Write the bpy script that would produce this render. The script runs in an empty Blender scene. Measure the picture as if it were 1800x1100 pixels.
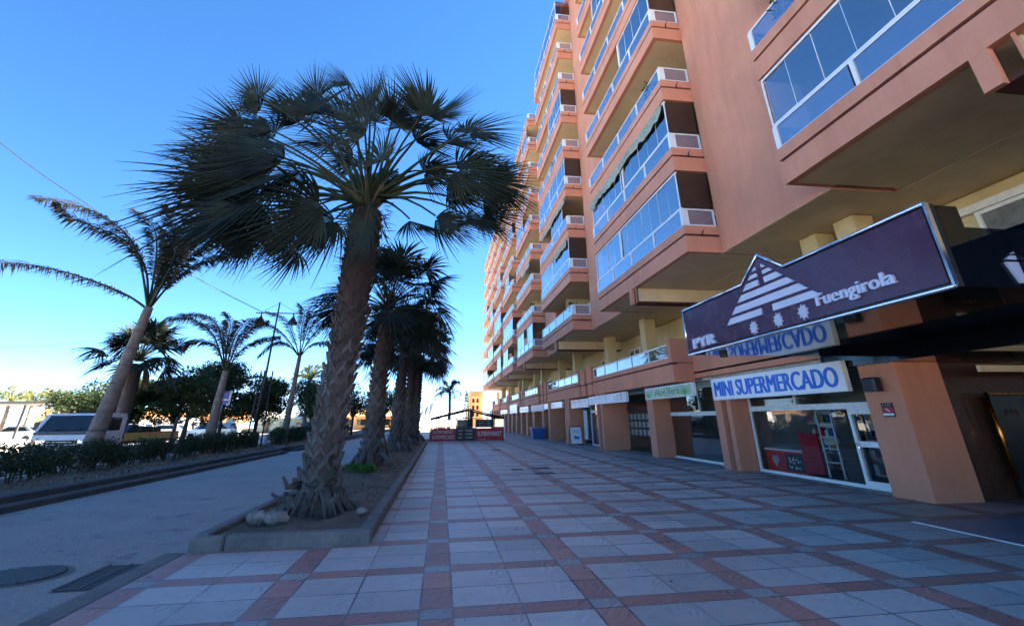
import bpy, math, random
from mathutils import Vector, Matrix
R_ = math.radians
sc = bpy.context.scene
col = sc.collection
rnd = random.Random(7)

# ------------------------------------------------------------------ camera
PF, PCX, PCY, YAW, PITCH, ROLL, H = 831.44, 906.8, 378.58, 0.148034, 0.4050234, -0.0110426, 1.55
def cam_axes():
    cy, sy, cp, sp, cr, sr = math.cos(YAW), math.sin(YAW), math.cos(PITCH), math.sin(PITCH), math.cos(ROLL), math.sin(ROLL)
    f = Vector((sy*cp, cy*cp, sp)); r0 = Vector((cy, -sy, 0)); u0 = r0.cross(f)
    return cr*r0+sr*u0, -sr*r0+cr*u0, f
CR, CU, CF = cam_axes()
cd = bpy.data.cameras.new('camera'); cam = bpy.data.objects.new('camera', cd); col.objects.link(cam)
m = Matrix.Identity(4)
for i in range(3):
    m[i][0], m[i][1], m[i][2] = CR[i], CU[i], -CF[i]
m[2][3] = H
cam.matrix_world = m
cd.sensor_width = 36; cd.lens = PF/1800*36
cd.shift_x = -(PCX-900)/1800; cd.shift_y = -(550-PCY)/1800
cd.clip_start = 0.05; cd.clip_end = 3000
sc.camera = cam
def at(px, py, Y):
    """world point at street distance Y seen in that direction (used to measure the layout)"""
    d = CR*((px-PCX)/PF) - CU*((py-PCY)/PF) + CF
    t = Y/d.y
    return Vector((d.x*t, Y, H+d.z*t))

# ------------------------------------------------------------------ materials
class NT:
    def __init__(s, name):
        s.m = bpy.data.materials.new(name); s.m.use_nodes = True
        s.t = s.m.node_tree; s.n = s.t.nodes; s.n.clear()
        s.out = s.n.new('ShaderNodeOutputMaterial'); s.tc = s.n.new('ShaderNodeTexCoord')
        s.p = s.n.new('ShaderNodeBsdfPrincipled'); s.t.links.new(s.p.outputs[0], s.out.inputs[0])
    def lk(s, a, b): s.t.links.new(a, b)
    def val(s, sock, v):
        if hasattr(v, 'is_linked') or hasattr(v, 'links'): s.lk(v, sock)
        else: sock.default_value = v
    def math(s, op, a, b=0.0, c=None):
        n = s.n.new('ShaderNodeMath'); n.operation = op
        s.val(n.inputs[0], a); s.val(n.inputs[1], b)
        if c is not None: s.val(n.inputs[2], c)
        return n.outputs[0]
    def noise(s, scale, detail=4, rough=.55, vec=None, dim='3D'):
        n = s.n.new('ShaderNodeTexNoise'); n.inputs['Scale'].default_value = scale
        n.inputs['Detail'].default_value = detail; n.inputs['Roughness'].default_value = rough
        s.lk(vec if vec is not None else s.tc.outputs['Object'], n.inputs['Vector'])
        return n.outputs['Fac']
    def mix(s, fac, a, b, mode='MIX'):
        n = s.n.new('ShaderNodeMix'); n.data_type = 'RGBA'; n.blend_type = mode
        s.val(n.inputs['Factor'], fac); s.val(n.inputs['A'], a); s.val(n.inputs['B'], b)
        return n.outputs['Result']
    def ramp(s, fac, stops):
        n = s.n.new('ShaderNodeValToRGB'); s.lk(fac, n.inputs[0]); e = n.color_ramp.elements
        while len(e) < len(stops): e.new(.5)
        for el, (p, c) in zip(e, stops): el.position = p; el.color = c
        return n.outputs[0]
    def rng(s, v, a, b, c, d):
        n = s.n.new('ShaderNodeMapRange'); s.val(n.inputs[0], v)
        for i, x in enumerate((a, b, c, d)): n.inputs[i+1].default_value = x
        return n.outputs[0]
    def bump(s, h, strength=.3, dist=.01):
        n = s.n.new('ShaderNodeBump'); n.inputs['Strength'].default_value = strength; n.inputs['Distance'].default_value = dist
        s.lk(h, n.inputs['Height']); s.lk(n.outputs[0], s.p.inputs['Normal'])
def c4(c): return (c[0], c[1], c[2], 1)
def mat(name, c, rough=.8, var=.12, scale=3., bump=0., bscale=60., metal=0., spec=.5, bdist=.01):
    t = NT(name)
    if var:
        f = t.noise(scale, 6, .6); f2 = t.noise(scale*9, 3)
        ff = t.math('ADD', t.math('MULTIPLY', f, .7), t.math('MULTIPLY', f2, .3))
        lo = [x*(1-var*1.6) for x in c]; hi = [min(1, x*(1+var*1.6)) for x in c]
        t.lk(t.ramp(ff, [(.3, c4(lo)), (.7, c4(hi))]), t.p.inputs['Base Color'])
        t.lk(t.rng(f, .3, .7, max(.02, rough-.08), min(1, rough+.08)), t.p.inputs['Roughness'])
    else:
        t.p.inputs['Base Color'].default_value = c4(c); t.p.inputs['Roughness'].default_value = rough
    t.p.inputs['Metallic'].default_value = metal
    t.p.inputs['Specular IOR Level'].default_value = spec
    if bump: t.bump(t.noise(bscale, 4, .6), bump, bdist)
    return t.m
def plaster(name, c, streak=.10, drt=(.55, .45, .4)):
    t = NT(name)
    f = t.noise(.7, 5, .6); f2 = t.noise(14, 5, .6)
    mp = t.n.new('ShaderNodeMapping'); mp.inputs['Scale'].default_value = (1.3, 1.3, .16); t.lk(t.tc.outputs['Object'], mp.inputs[0])
    st = t.noise(1.2, 7, .72, mp.outputs[0])
    base = t.ramp(f, [(.3, c4([x*.9 for x in c])), (.7, c4([min(1, x*1.08) for x in c]))])
    b2 = t.mix(t.math('MULTIPLY', t.rng(st, .48, .75, 0, 1), streak*4.5), base, c4([c[i]*drt[i] for i in range(3)]))
    b3 = t.mix(t.math('MULTIPLY', t.rng(f2, .45, .7, 0, 1), .10), b2, c4([x*.7 for x in c]))
    t.lk(b3, t.p.inputs['Base Color']); t.p.inputs['Roughness'].default_value = .82
    t.p.inputs['Specular IOR Level'].default_value = .3
    t.bump(t.noise(90, 4, .7), .25, .006)
    return t.m
def glass(name, tint, refl=.35, rough=.0, dark=0.):
    m = bpy.data.materials.new(name); m.use_nodes = True; t = m.node_tree; n = t.nodes; n.clear()
    o = n.new('ShaderNodeOutputMaterial'); mx = n.new('ShaderNodeMixShader'); tr = n.new('ShaderNodeBsdfTransparent'); g = n.new('ShaderNodeBsdfGlossy')
    fr = n.new('ShaderNodeFresnel'); fr.inputs[0].default_value = 1.6
    ma = n.new('ShaderNodeMath'); ma.operation = 'MULTIPLY_ADD'; ma.inputs[1].default_value = 1.0; ma.inputs[2].default_value = refl; ma.use_clamp = True
    t.links.new(fr.outputs[0], ma.inputs[0]); t.links.new(ma.outputs[0], mx.inputs[0])
    tr.inputs[0].default_value = c4(tint); g.inputs['Roughness'].default_value = rough; g.inputs[0].default_value = (.95, .97, 1, 1)
    src = tr.outputs[0]
    if dark:
        d = n.new('ShaderNodeBsdfDiffuse'); d.inputs[0].default_value = (.10, .16, .30, 1); m2 = n.new('ShaderNodeMixShader'); m2.inputs[0].default_value = dark
        t.links.new(tr.outputs[0], m2.inputs[1]); t.links.new(d.outputs[0], m2.inputs[2]); src = m2.outputs[0]
    t.links.new(src, mx.inputs[1]); t.links.new(g.outputs[0], mx.inputs[2]); t.links.new(mx.outputs[0], o.inputs[0])
    tx = n.new('ShaderNodeTexCoord'); nz = n.new('ShaderNodeTexNoise'); nz.inputs['Scale'].default_value = 1.1; nz.inputs['Detail'].default_value = 1
    bp = n.new('ShaderNodeBump'); bp.inputs['Strength'].default_value = .06; bp.inputs['Distance'].default_value = .03
    t.links.new(tx.outputs['Object'], nz.inputs[0]); t.links.new(nz.outputs[0], bp.inputs['Height']); t.links.new(bp.outputs[0], g.inputs['Normal'])
    return m
def leafmat(name, c1, c2, trans=.25, scale=1.5, rough=.55):
    t = NT(name)
    f = t.noise(scale, 3, .7)
    cc = t.ramp(f, [(.3, c4(c1)), (.72, c4(c2))])
    t.lk(cc, t.p.inputs['Base Color']); t.p.inputs['Roughness'].default_value = rough; t.p.inputs['Specular IOR Level'].default_value = .2
    tl = t.n.new('ShaderNodeBsdfTranslucent'); t.lk(cc, tl.inputs[0]); mx = t.n.new('ShaderNodeMixShader'); mx.inputs[0].default_value = trans
    t.lk(t.p.outputs[0], mx.inputs[1]); t.lk(tl.outputs[0], mx.inputs[2]); t.lk(mx.outputs[0], t.out.inputs[0])
    return t.m

M = {}
M['orange'] = plaster('terracotta_render', (.665, .28, .175), .09)
M['orange_dark'] = plaster('terracotta_render_lower', (.66, .255, .15), .07)
M['groove'] = mat('oxblood_paint', (.09, .018, .014), .8)
M['soffit'] = plaster('olive_cream_soffit', (.74, .57, .37), .08)
M['cream'] = plaster('cream_render', (.68, .52, .27), .07)
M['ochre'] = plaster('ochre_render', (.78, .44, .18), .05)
M['white'] = mat('white_aluminium', (.80, .81, .83), .35, .05, 4)
M['offwhite'] = mat('aged_white_frame', (.80, .77, .70), .5, .10, 6)
M['balglass'] = glass('balcony_glass', (.55, .62, .75), .30, .0, .55)
M['curtain_glass'] = glass('glass_curtain', (.30, .36, .42), .34)
M['endglass'] = glass('end_glass', (.35, .30, .25), .04)
M['shopglass'] = glass('shop_glass', (.85, .88, .86), .0)
M['darkpane'] = mat('dark_window_glass', (.012, .014, .016), .06, 0, spec=.9)
M['awning'] = mat('grey_green_awning_canvas', (.30, .33, .27), .9, .3, 8, .3, 30)
M['black'] = mat('black_paint', (.012, .012, .014), .45, .1)
M['blackgloss'] = mat('black_gloss_panel', (.004, .004, .006), .05, 0, spec=.35)
M['purple'] = mat('aubergine_sign_panel', (.075, .030, .060), .26, .1, 2, spec=.45)
M['chrome'] = mat('brushed_chrome', (.75, .75, .78), .22, .05, metal=1)
M['letter'] = mat('silver_white_letters', (.60, .58, .68), .45, .05)
M['signwhite'] = mat('white_sign_face', (.86, .85, .86), .35, .06, 2)
M['signgrey'] = mat('faded_sign_face', (.50, .52, .55), .4, .35, 3)
M['signblue'] = mat('blue_lettering', (.012, .15, .62), .4, .05)
M['red'] = mat('red_vinyl', (.45, .012, .018), .5, .1)
M['redpanel'] = mat('dull_red_panel', (.50, .016, .035), .4, .1)
M['redtext'] = mat('red_lettering', (.55, .03, .03), .4, .05)
M['greentext'] = mat('green_lettering', (.02, .16, .05), .4, .05)
M['greensign'] = mat('pale_green_sign', (.36, .46, .30), .4, .25, 4)
M['greenleaf'] = mat('sign_leaf_green', (.08, .34, .05), .4, .1)
M['paper'] = mat('white_paper', (.7, .7, .7), .6, .15, 12)
M['concrete'] = mat('kerb_concrete', (.155, .14, .12), .88, .28, 2.5, .5, 45)
M['darkconcrete'] = mat('weathered_kerb', (.062, .06, .058), .9, .25, 2, .5, 45)
M['iron'] = mat('cast_iron', (.085, .078, .072), .55, .25, 20, .5, 80, metal=.3)
M['copper'] = mat('copper_trim', (.75, .26, .05), .25, .1, metal=1)
M['brown'] = mat('brown_granite', (.075, .032, .02), .16, .2, 12)
M['shopdark'] = mat('shop_interior', (.05, .05, .048), .8, .2, 2)
M['shopgrey'] = mat('shop_interior_wall', (.48, .48, .46), .8, .15, 2)
M['bark'] = mat('palm_bark', (.15, .12, .10), .95, .3, 6, .9, 30, bdist=.03)
M['greybark'] = mat('grey_palm_bark', (.17, .14, .12), .95, .28, 5, .8, 26, bdist=.02)
M['treebark'] = mat('dark_tree_bark', (.06, .048, .04), .95, .3, 8, .6, 30)
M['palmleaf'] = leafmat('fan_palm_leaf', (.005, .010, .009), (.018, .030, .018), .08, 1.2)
M['palmdry'] = leafmat('dry_palm_leaf', (.06, .045, .028), (.16, .12, .07), .2, 2)
M['petiole'] = leafmat('palm_petiole', (.016, .026, .012), (.04, .05, .022), .05, 3)
M['featherleaf'] = leafmat('feather_palm_leaf', (.014, .018, .012), (.055, .045, .03), .15, 1.6)
M['treeleaf'] = leafmat('broad_leaf', (.018, .034, .012), (.060, .085, .030), .25, 1.4)
M['hedgeleaf'] = leafmat('hedge_leaf', (.018, .032, .014), (.060, .082, .034), .2, 2.2)
M['sunleaf'] = leafmat('pale_palm_leaf', (.10, .12, .03), (.24, .24, .08), .3, 1)
M['weed'] = leafmat('weed_leaf', (.03, .10, .015), (.08, .20, .03), .25, 9)
M['rock'] = mat('planter_rock', (.22, .19, .165), .9, .35, 9, .8, 20, bdist=.03)
M['truckwhite'] = mat('truck_white_paint', (.55, .57, .62), .3, .08, 2)
M['trim'] = mat('grey_plastic_trim', (.06, .06, .065), .55, .1)
M['tyre'] = mat('tyre_rubber', (.018, .018, .018), .85, .1)
M['yellow'] = mat('ochre_truck_bed', (.55, .33, .07), .5, .2, 3)
M['orangelamp'] = mat('orange_lens', (.8, .18, .03), .2, 0)
M['blue'] = mat('blue_plastic', (.02, .10, .32), .4, .1)
M['bluesign'] = mat('blue_sign_face', (.02, .035, .34), .3, .05)
M['greensq'] = mat('green_sign_patch', (.02, .5, .08), .4, 0)
M['sand'] = mat('beach_sand', (.78, .66, .48), .95, .1, .3)
M['stonewall'] = mat('low_stone_wall', (.52, .48, .42), .9, .2, 2, .4, 20)
M['tent'] = mat('orange_canvas', (.85, .36, .12), .8, .1)
M['palegreen'] = mat('pale_green_panel', (.42, .52, .40), .6, .15, 2)
M['carsilver'] = mat('silver_blue_paint', (.40, .48, .55), .25, .05, metal=.4)
M['carwhite'] = mat('white_car_paint', (.75, .75, .76), .25, .03)
M['cardark'] = mat('dark_car_paint', (.05, .055, .07), .25, .03)
M['curtain'] = mat('grey_curtain', (.16, .15, .14), .9, .3, 5)
M['rust'] = mat('rusty_bracket', (.10, .03, .02), .7)
M['hill'] = mat('hill_rock', (.30, .31, .33), .95, .2, .05)
M['person'] = mat('dark_clothing', (.05, .05, .06), .9)

# asphalt
t = NT('asphalt'); f = t.noise(.5, 6, .6); g = t.noise(60, 5, .85); v = t.n.new('ShaderNodeTexVoronoi'); v.inputs['Scale'].default_value = 30; t.lk(t.tc.outputs['Object'], v.inputs['Vector'])
b = t.ramp(f, [(.3, (.28, .245, .215, 1)), (.7, (.38, .34, .30, 1))])
b = t.mix(t.rng(g, .50, .60, 0, .5), b, (.62, .57, .51, 1)); b = t.mix(t.rng(g, .40, .48, .6, 0), b, (.12, .11, .10, 1)); b = t.mix(t.rng(v.outputs['Distance'], .0, .25, .35, 0), b, (.06, .06, .06, 1))
pt = t.noise(1.3, 6, .75); b = t.mix(t.rng(pt, .57, .64, 0, .55), b, (.09, .09, .092, 1)); pt = t.noise(.8, 6, .7); b = t.mix(t.rng(pt, .58, .64, 0, .3), b, (.38, .36, .33, 1))
t.lk(b, t.p.inputs['Base Color']); t.p.inputs['Roughness'].default_value = .72; t.bump(g, 1., .015); M['asphalt'] = t.m
# soil
t = NT('planter_soil'); f = t.noise(2.2, 7, .7); g = t.noise(34, 5, .75)
b = t.ramp(f, [(.3, (.085, .062, .042, 1)), (.62, (.20, .15, .10, 1)), (.8, (.26, .21, .13, 1))]); b = t.mix(t.rng(g, .55, .75, 0, .7), b, (.24, .20, .13, 1))
t.lk(b, t.p.inputs['Base Color']); t.p.inputs['Roughness'].default_value = .97; t.bump(g, 1., .03); M['soil'] = t.m
# patterned pavement: grey stamped tiles framed by red bands
t = NT('stamped_tile_pavement')
sx = t.n.new('ShaderNodeSeparateXYZ'); t.lk(t.tc.outputs['Object'], sx.inputs[0])
X, Y = sx.outputs[0], sx.outputs[1]
PX, PY, X0, Y0, BX, BY = 1.53, 1.355, -.11, 5.06, .29, .25
ux = t.math('DIVIDE', t.math('SUBTRACT', X, X0), PX); uy = t.math('DIVIDE', t.math('SUBTRACT', Y, Y0), PY)
cx_, cy_ = t.math('FLOOR', ux), t.math('FLOOR', uy)
fx = t.math('MULTIPLY', t.math('FRACT', ux), PX); fy = t.math('MULTIPLY', t.math('FRACT', uy), PY)
inbx = t.math('LESS_THAN', fx, BX); inby = t.math('LESS_THAN', fy, BY)
red = t.math('ABSOLUTE', t.math('SUBTRACT', inbx, inby))
tw, th = (PX-BX)/2, (PY-BY)/2
sub_x = t.math('FLOOR', t.math('DIVIDE', t.math('SUBTRACT', fx, BX), tw)); sub_y = t.math('FLOOR', t.math('DIVIDE', t.math('SUBTRACT', fy, BY), th))
def near(v, line, w): return t.math('LESS_THAN', t.math('ABSOLUTE', t.math('SUBTRACT', v, line)), w)
def joint(fx, fy, w):
    j = None
    for v, ls in ((fx, (0, BX, BX+tw, PX)), (fy, (0, BY, BY+th, PY))):
        for l in ls:
            q = near(v, l, w); j = q if j is None else t.math('MAXIMUM', j, q)
    return j
J = joint(fx, fy, .009)
Jx = None
for l in (0, BX, BX+tw, PX):
    q = near(fx, l, .006); Jx = q if Jx is None else t.math('MAXIMUM', Jx, q)
cb = t.n.new('ShaderNodeCombineXYZ')
t.lk(t.math('ADD', t.math('MULTIPLY', cx_, 3.), sub_x), cb.inputs[0]); t.lk(t.math('ADD', t.math('MULTIPLY', cy_, 3.), sub_y), cb.inputs[1])
wn = t.n.new('ShaderNodeTexWhiteNoise'); t.lk(cb.outputs[0], wn.inputs['Vector'])
big = t.noise(.35, 5, .6); fine = t.noise(26, 6, .7); mid = t.noise(3.5, 6, .75)
grey = t.ramp(t.math('ADD', t.math('MULTIPLY', wn.outputs['Value'], .62), t.math('MULTIPLY', mid, .38)), [(.15, (.42, .385, .35, 1)), (.9, (.63, .575, .515, 1))])
redc = t.ramp(t.math('ADD', t.math('MULTIPLY', wn.outputs['Value'], .62), t.math('MULTIPLY', mid, .38)), [(.15, (.36, .155, .115, 1)), (.85, (.54, .235, .175, 1))])
base = t.mix(red, grey, redc); base = t.mix(t.math('MULTIPLY', t.math('MULTIPLY', inbx, inby), .5), base, (.20, .19, .18, 1))
base = t.mix(t.rng(fine, .5, .8, 0, .45), base, (.40, .42, .44, 1))
# blotchy grime, with a steady darkening across the walk towards the shop fronts
grime_ramp = t.math('ADD', t.math('ADD', t.rng(big, .35, .65, 0, .25), t.rng(t.noise(6, 7, .8), .5, .75, 0, .35)), t.rng(X, 6.2, 9.0, 0, .34))
base = t.mix(grime_ramp, base, (.085, .085, .088, 1))
gum = t.n.new('ShaderNodeTexVoronoi'); gum.inputs['Scale'].default_value = 1.1; t.lk(t.tc.outputs['Object'], gum.inputs['Vector'])
base = t.mix(t.math('LESS_THAN', gum.outputs['Distance'], .030), base, (.03, .03, .03, 1))
g2 = t.n.new('ShaderNodeTexVoronoi'); g2.inputs['Scale'].default_value = 3.1; t.lk(t.tc.outputs['Object'], g2.inputs['Vector'])
base = t.mix(t.math('LESS_THAN', g2.outputs['Distance'], .035), base, (.12, .11, .10, 1))
sp_ = t.noise(1.9, 8, .8); base = t.mix(t.rng(sp_, .60, .70, 0, .4), base, (.10, .10, .10, 1))
jc = t.mix(t.math('MULTIPLY', Jx, t.rng(t.noise(.5, 3), .42, .6, .0, .8)), (.045, .047, .05, 1), (.42, .41, .38, 1))  # pale stretches of the lengthwise joints: reflected sunlight painted into the joint colour
base = t.mix(t.math('MULTIPLY', J, t.rng(t.noise(2.2, 3), .3, .55, .35, 1)), base, jc)
t.lk(base, t.p.inputs['Base Color'])
t.lk(t.rng(mid, .3, .7, .42, .62), t.p.inputs['Roughness'])
# stamped wave relief near a tile corner
mp = t.n.new('ShaderNodeMapping'); mp.inputs['Rotation'].default_value = (0, 0, .6); t.lk(t.tc.outputs['Object'], mp.inputs[0])
wv = t.n.new('ShaderNodeTexWave'); wv.inputs['Scale'].default_value = 2.6; wv.inputs['Distortion'].default_value = 14; wv.inputs['Detail'].default_value = 3; wv.inputs['Detail Scale'].default_value = 1.6; t.lk(mp.outputs[0], wv.inputs[0])
lx = t.math('FRACT', t.math('DIVIDE', t.math('SUBTRACT', fx, BX), tw)); ly = t.math('FRACT', t.math('DIVIDE', t.math('SUBTRACT', fy, BY), th))
msk = t.math('MULTIPLY', t.rng(lx, .55, .8, 0.04, 1), t.rng(ly, .2, .6, .1, 1))
hgt = t.math('ADD', t.math('MULTIPLY', t.math('MULTIPLY', wv.outputs['Fac'], msk), 1.3), t.math('MULTIPLY', mid, .5))
hgt = t.math('ADD', hgt, t.math('MULTIPLY', fine, .25))
hgt = t.math('SUBTRACT', hgt, t.math('MULTIPLY', joint(fx, fy, .012), .8))
t.bump(hgt, .55, .012); M['pavement'] = t.m
# palm trunk fibre: weathered grey low, brown fibre high
def trunkmat(name, ztop):
    t = NT(name); s = t.n.new('ShaderNodeSeparateXYZ'); t.lk(t.tc.outputs['Object'], s.inputs[0])
    n1 = t.noise(3, 5, .7); n2 = t.noise(40, 4, .7)
    mp = t.n.new('ShaderNodeMapping'); mp.inputs['Scale'].default_value = (30, 30, 2.5); t.lk(t.tc.outputs['Object'], mp.inputs[0]); fb = t.noise(1, 4, .7, mp.outputs[0])
    k = t.rng(t.math('ADD', s.outputs[2], t.math('MULTIPLY', n1, 1.2)), ztop*.45, ztop*.78, 0, 1)
    lo = t.ramp(n1, [(.3, (.045, .036, .031, 1)), (.7, (.15, .125, .11, 1))]); hi = t.ramp(n1, [(.3, (.018, .009, .008, 1)), (.7, (.06, .030, .023, 1))])
    b = t.mix(k, lo, hi); b = t.mix(t.rng(fb, .4, .7, 0, .55), b, (.03, .022, .018, 1))
    t.lk(b, t.p.inputs['Base Color']); t.p.inputs['Roughness'].default_value = .95; t.bump(fb, .9, .02); return t.m
M['trunk'] = trunkmat('palm_trunk_fibre', 6.)

# ------------------------------------------------------------------ mesh helpers
class MB:
    def __init__(s): s.v = []; s.f = []; s.mi = []; s.cur = 0; s.smooth = False; s.sm = []
    def face(s, pts):
        i = len(s.v); s.v += [tuple(p) for p in pts]; s.f.append(tuple(range(i, i+len(pts)))); s.mi.append(s.cur); s.sm.append(s.smooth)
    def box(s, x0, y0, z0, x1, y1, z1):
        x0, x1 = min(x0, x1), max(x0, x1); y0, y1 = min(y0, y1), max(y0, y1); z0, z1 = min(z0, z1), max(z0, z1)
        i = len(s.v); s.v += [(x, y, z) for z in (z0, z1) for x, y in ((x0, y0), (x1, y0), (x1, y1), (x0, y1))]
        for q in ((0, 3, 2, 1), (4, 5, 6, 7), (0, 1, 5, 4), (1, 2, 6, 5), (2, 3, 7, 6), (3, 0, 4, 7)):
            s.f.append(tuple(i+k for k in q)); s.mi.append(s.cur); s.sm.append(False)
        return s
    def bevbox(s, x0, y0, z0, x1, y1, z1, b=.01):
        """box with bevelled vertical and top edges"""
        x0, x1 = min(x0, x1), max(x0, x1); y0, y1 = min(y0, y1), max(y0, y1)
        def ring(o, z): return [(x0+o, y0, z), (x1-o, y0, z), (x1, y0+o, z), (x1, y1-o, z), (x1-o, y1, z), (x0+o, y1, z), (x0, y1-o, z), (x0, y0+o, z)]
        r = [ring(b, z0), ring(b, z1-b), [(min(max(x, x0+b), x1-b), min(max(y, y0+b), y1-b), z1) for x, y, z in ring(b, z1)]]
        i = len(s.v)
        for q in r: s.v += q
        for k in range(2):
            for j in range(8):
                s.f.append((i+k*8+j, i+k*8+(j+1) % 8, i+(k+1)*8+(j+1) % 8, i+(k+1)*8+j)); s.mi.append(s.cur); s.sm.append(False)
        s.f.append(tuple(i+16+j for j in range(8))); s.mi.append(s.cur); s.sm.append(False)
        s.f.append(tuple(i+7-j for j in range(8))); s.mi.append(s.cur); s.sm.append(False)
        return s
    def prism(s, pts, d):
        """pts polygon, extruded by vector d"""
        d = Vector(d); a = [Vector(p) for p in pts]; b = [p+d for p in a]; n = len(a); i = len(s.v)
        s.v += [tuple(p) for p in a+b]
        for q in [tuple(i+n-1-k for k in range(n)), tuple(i+n+k for k in range(n))]+[(i+k, i+(k+1) % n, i+n+(k+1) % n, i+n+k) for k in range(n)]:
            s.f.append(q); s.mi.append(s.cur); s.sm.append(False)
        return s
    def tube(s, pts, r, seg=8, cap=True):
        pts = [Vector(p) for p in pts]; n = len(pts)
        rr = r if isinstance(r, (list, tuple)) else [r]*n
        i = len(s.v); prev = None
        for k, p in enumerate(pts):
            d = (pts[min(k+1, n-1)]-pts[max(k-1, 0)]).normalized()
            a = prev if prev is not None else (Vector((0, 0, 1)) if abs(d.z) < .9 else Vector((1, 0, 0)))
            a = (a-d*a.dot(d)).normalized(); b = d.cross(a); prev = a
            for j in range(seg):
                q = 2*math.pi*j/seg; s.v.append(tuple(p+(a*math.cos(q)+b*math.sin(q))*rr[k]))
        for k in range(n-1):
            for j in range(seg):
                s.f.append((i+k*seg+j, i+k*seg+(j+1) % seg, i+(k+1)*seg+(j+1) % seg, i+(k+1)*seg+j)); s.mi.append(s.cur); s.sm.append(True)
        if cap:
            s.f.append(tuple(i+seg-1-j for j in range(seg))); s.mi.append(s.cur); s.sm.append(False)
            s.f.append(tuple(i+(n-1)*seg+j for j in range(seg))); s.mi.append(s.cur); s.sm.append(False)
        return s
    def disc(s, c, r, z0, z1, seg=32, sx=1):
        s.prism([(c[0]+r*sx*math.cos(2*math.pi*k/seg), c[1]+r*math.sin(2*math.pi*k/seg), z0) for k in range(seg)], (0, 0, z1-z0)); return s
    def build(s, name, mats, parent=None, base=None, thing=None):
        root = parent
        while root is not None and root.parent is not None: root = root.parent
        off = Vector(root.location) if root is not None else (Vector(base) if base is not None else Vector((0, 0, 0)))
        me = bpy.data.meshes.new(name)
        me.from_pydata([(x-off.x, y-off.y, z-off.z) for x, y, z in s.v], [], s.f)
        for mm in (mats if isinstance(mats, (list, tuple)) else [mats]): me.materials.append(M[mm] if isinstance(mm, str) else mm)
        me.polygons.foreach_set('material_index', s.mi); me.polygons.foreach_set('use_smooth', s.sm); me.update()
        o = bpy.data.objects.new(name, me); col.objects.link(o)
        if root is None: o.location = off
        else: o.parent = parent
        return o
def tag(o, label=None, cat=None, group=None, kind=None):
    if label: o['label'] = label
    if cat: o['category'] = cat
    if group: o['group'] = group
    if kind: o['kind'] = kind
    return o
def empty(name, loc, label, cat, group=None):
    o = bpy.data.objects.new(name, None); o.empty_display_size = .2; col.objects.link(o); o.location = loc
    return tag(o, label, cat, group)
def struct(name, mb, m): return tag(mb.build(name, m), None, None, None, 'structure')
def dup(o, parent=None, loc=None, mats=None):
    c = o.copy(); col.objects.link(c)
    if parent is not None: c.parent = parent
    if loc is not None: c.location = loc
    for ch in o.children: dup(ch, c)
    return c
def text_mb(mb, s, org, uxv, uzv, w, h, ext=.01, bold=0., sx0=0):
    """solid lettering stretched into the rectangle org + [0,w]*uxv + [0,h]*uzv, standing out along uxv x uzv"""
    cu = bpy.data.curves.new('t', 'FONT'); cu.body = s; cu.extrude = .05; cu.offset = 0; cu.resolution_u = 3
    ob = bpy.data.objects.new('t', cu); col.objects.link(ob)
    dg = bpy.context.evaluated_depsgraph_get(); dg.update()
    me = bpy.data.meshes.new_from_object(ob.evaluated_get(dg))
    vs = [v.co.copy() for v in me.vertices]; fs = [tuple(p.vertices) for p in me.polygons]
    bpy.data.objects.remove(ob); bpy.data.meshes.remove(me); bpy.data.curves.remove(cu)
    x0, x1 = min(v.x for v in vs), max(v.x for v in vs); y0, y1 = min(v.y for v in vs), max(v.y for v in vs)
    org, a, b = Vector(org), Vector(uxv), Vector(uzv); n = a.cross(b)
    i = len(mb.v)
    for v in vs:
        p = org+a*((v.x-x0)/(x1-x0)*w)+b*((v.y-y0)/(y1-y0)*h)+n*((v.z+.05)/.1*ext)
        mb.v.append(tuple(p))
    for f in fs: mb.f.append(tuple(i+k for k in f)); mb.mi.append(mb.cur); mb.sm.append(False)
    return mb
NY, UZ = (0, -1, 0), (0, 0, 1)
def marks_mb(mb, n, org, uxv, uzv, w, h, ext=.01, seed=1):
    """unreadable lettering: n upright glyph-like strokes and dots filling the rectangle"""
    r = random.Random(seed+n); org, a, b = Vector(org), Vector(uxv), Vector(uzv); nn = a.cross(b).normalized()*ext; c = w/n
    for k in range(n):
        if r.random() < .12: continue
        x = c*k; lo = 0; hi = h*r.choice((1, .7, .7, .75))
        def q(x0, x1, z0, z1): mb.prism([org+a*x0+b*z0, org+a*x1+b*z0, org+a*x1+b*z1, org+a*x0+b*z1], nn)
        q(x+c*.1, x+c*.3, lo, hi)
        if r.random() < .6: q(x+c*.305, x+c*.75, *( (lo, hi*.25) if r.random() < .5 else (hi*.4, hi*.62)))
        if r.random() < .5: q(x+c*.6, x+c*.8, hi*.63, hi)
    return mb

# ------------------------------------------------------------------ ground
mb = MB(); mb.face([(-1500, -800, -.30), (1500, -800, -.30), (1500, 1500, -.30), (-1500, 1500, -.30)]); struct('ground', mb, 'sand')
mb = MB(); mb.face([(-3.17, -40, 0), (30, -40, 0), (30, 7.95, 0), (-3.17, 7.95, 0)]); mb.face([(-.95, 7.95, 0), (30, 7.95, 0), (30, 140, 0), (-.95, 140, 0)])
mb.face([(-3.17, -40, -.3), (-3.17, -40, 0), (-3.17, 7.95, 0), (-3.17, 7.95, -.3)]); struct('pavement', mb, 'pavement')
mb = MB(); mb.face([(-8.8, -40, -.06), (-3.2, -40, -.06), (-3.0, 140, -.06), (-7.9, 140, -.06)]); struct('road', mb, 'asphalt')
mb = MB(); mb.face([(-27, -40, -.05), (-11.9, -40, -.05), (-11.9, 150, -.05), (-27, 150, -.05)]); struct('far_road', mb, 'asphalt')
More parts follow.
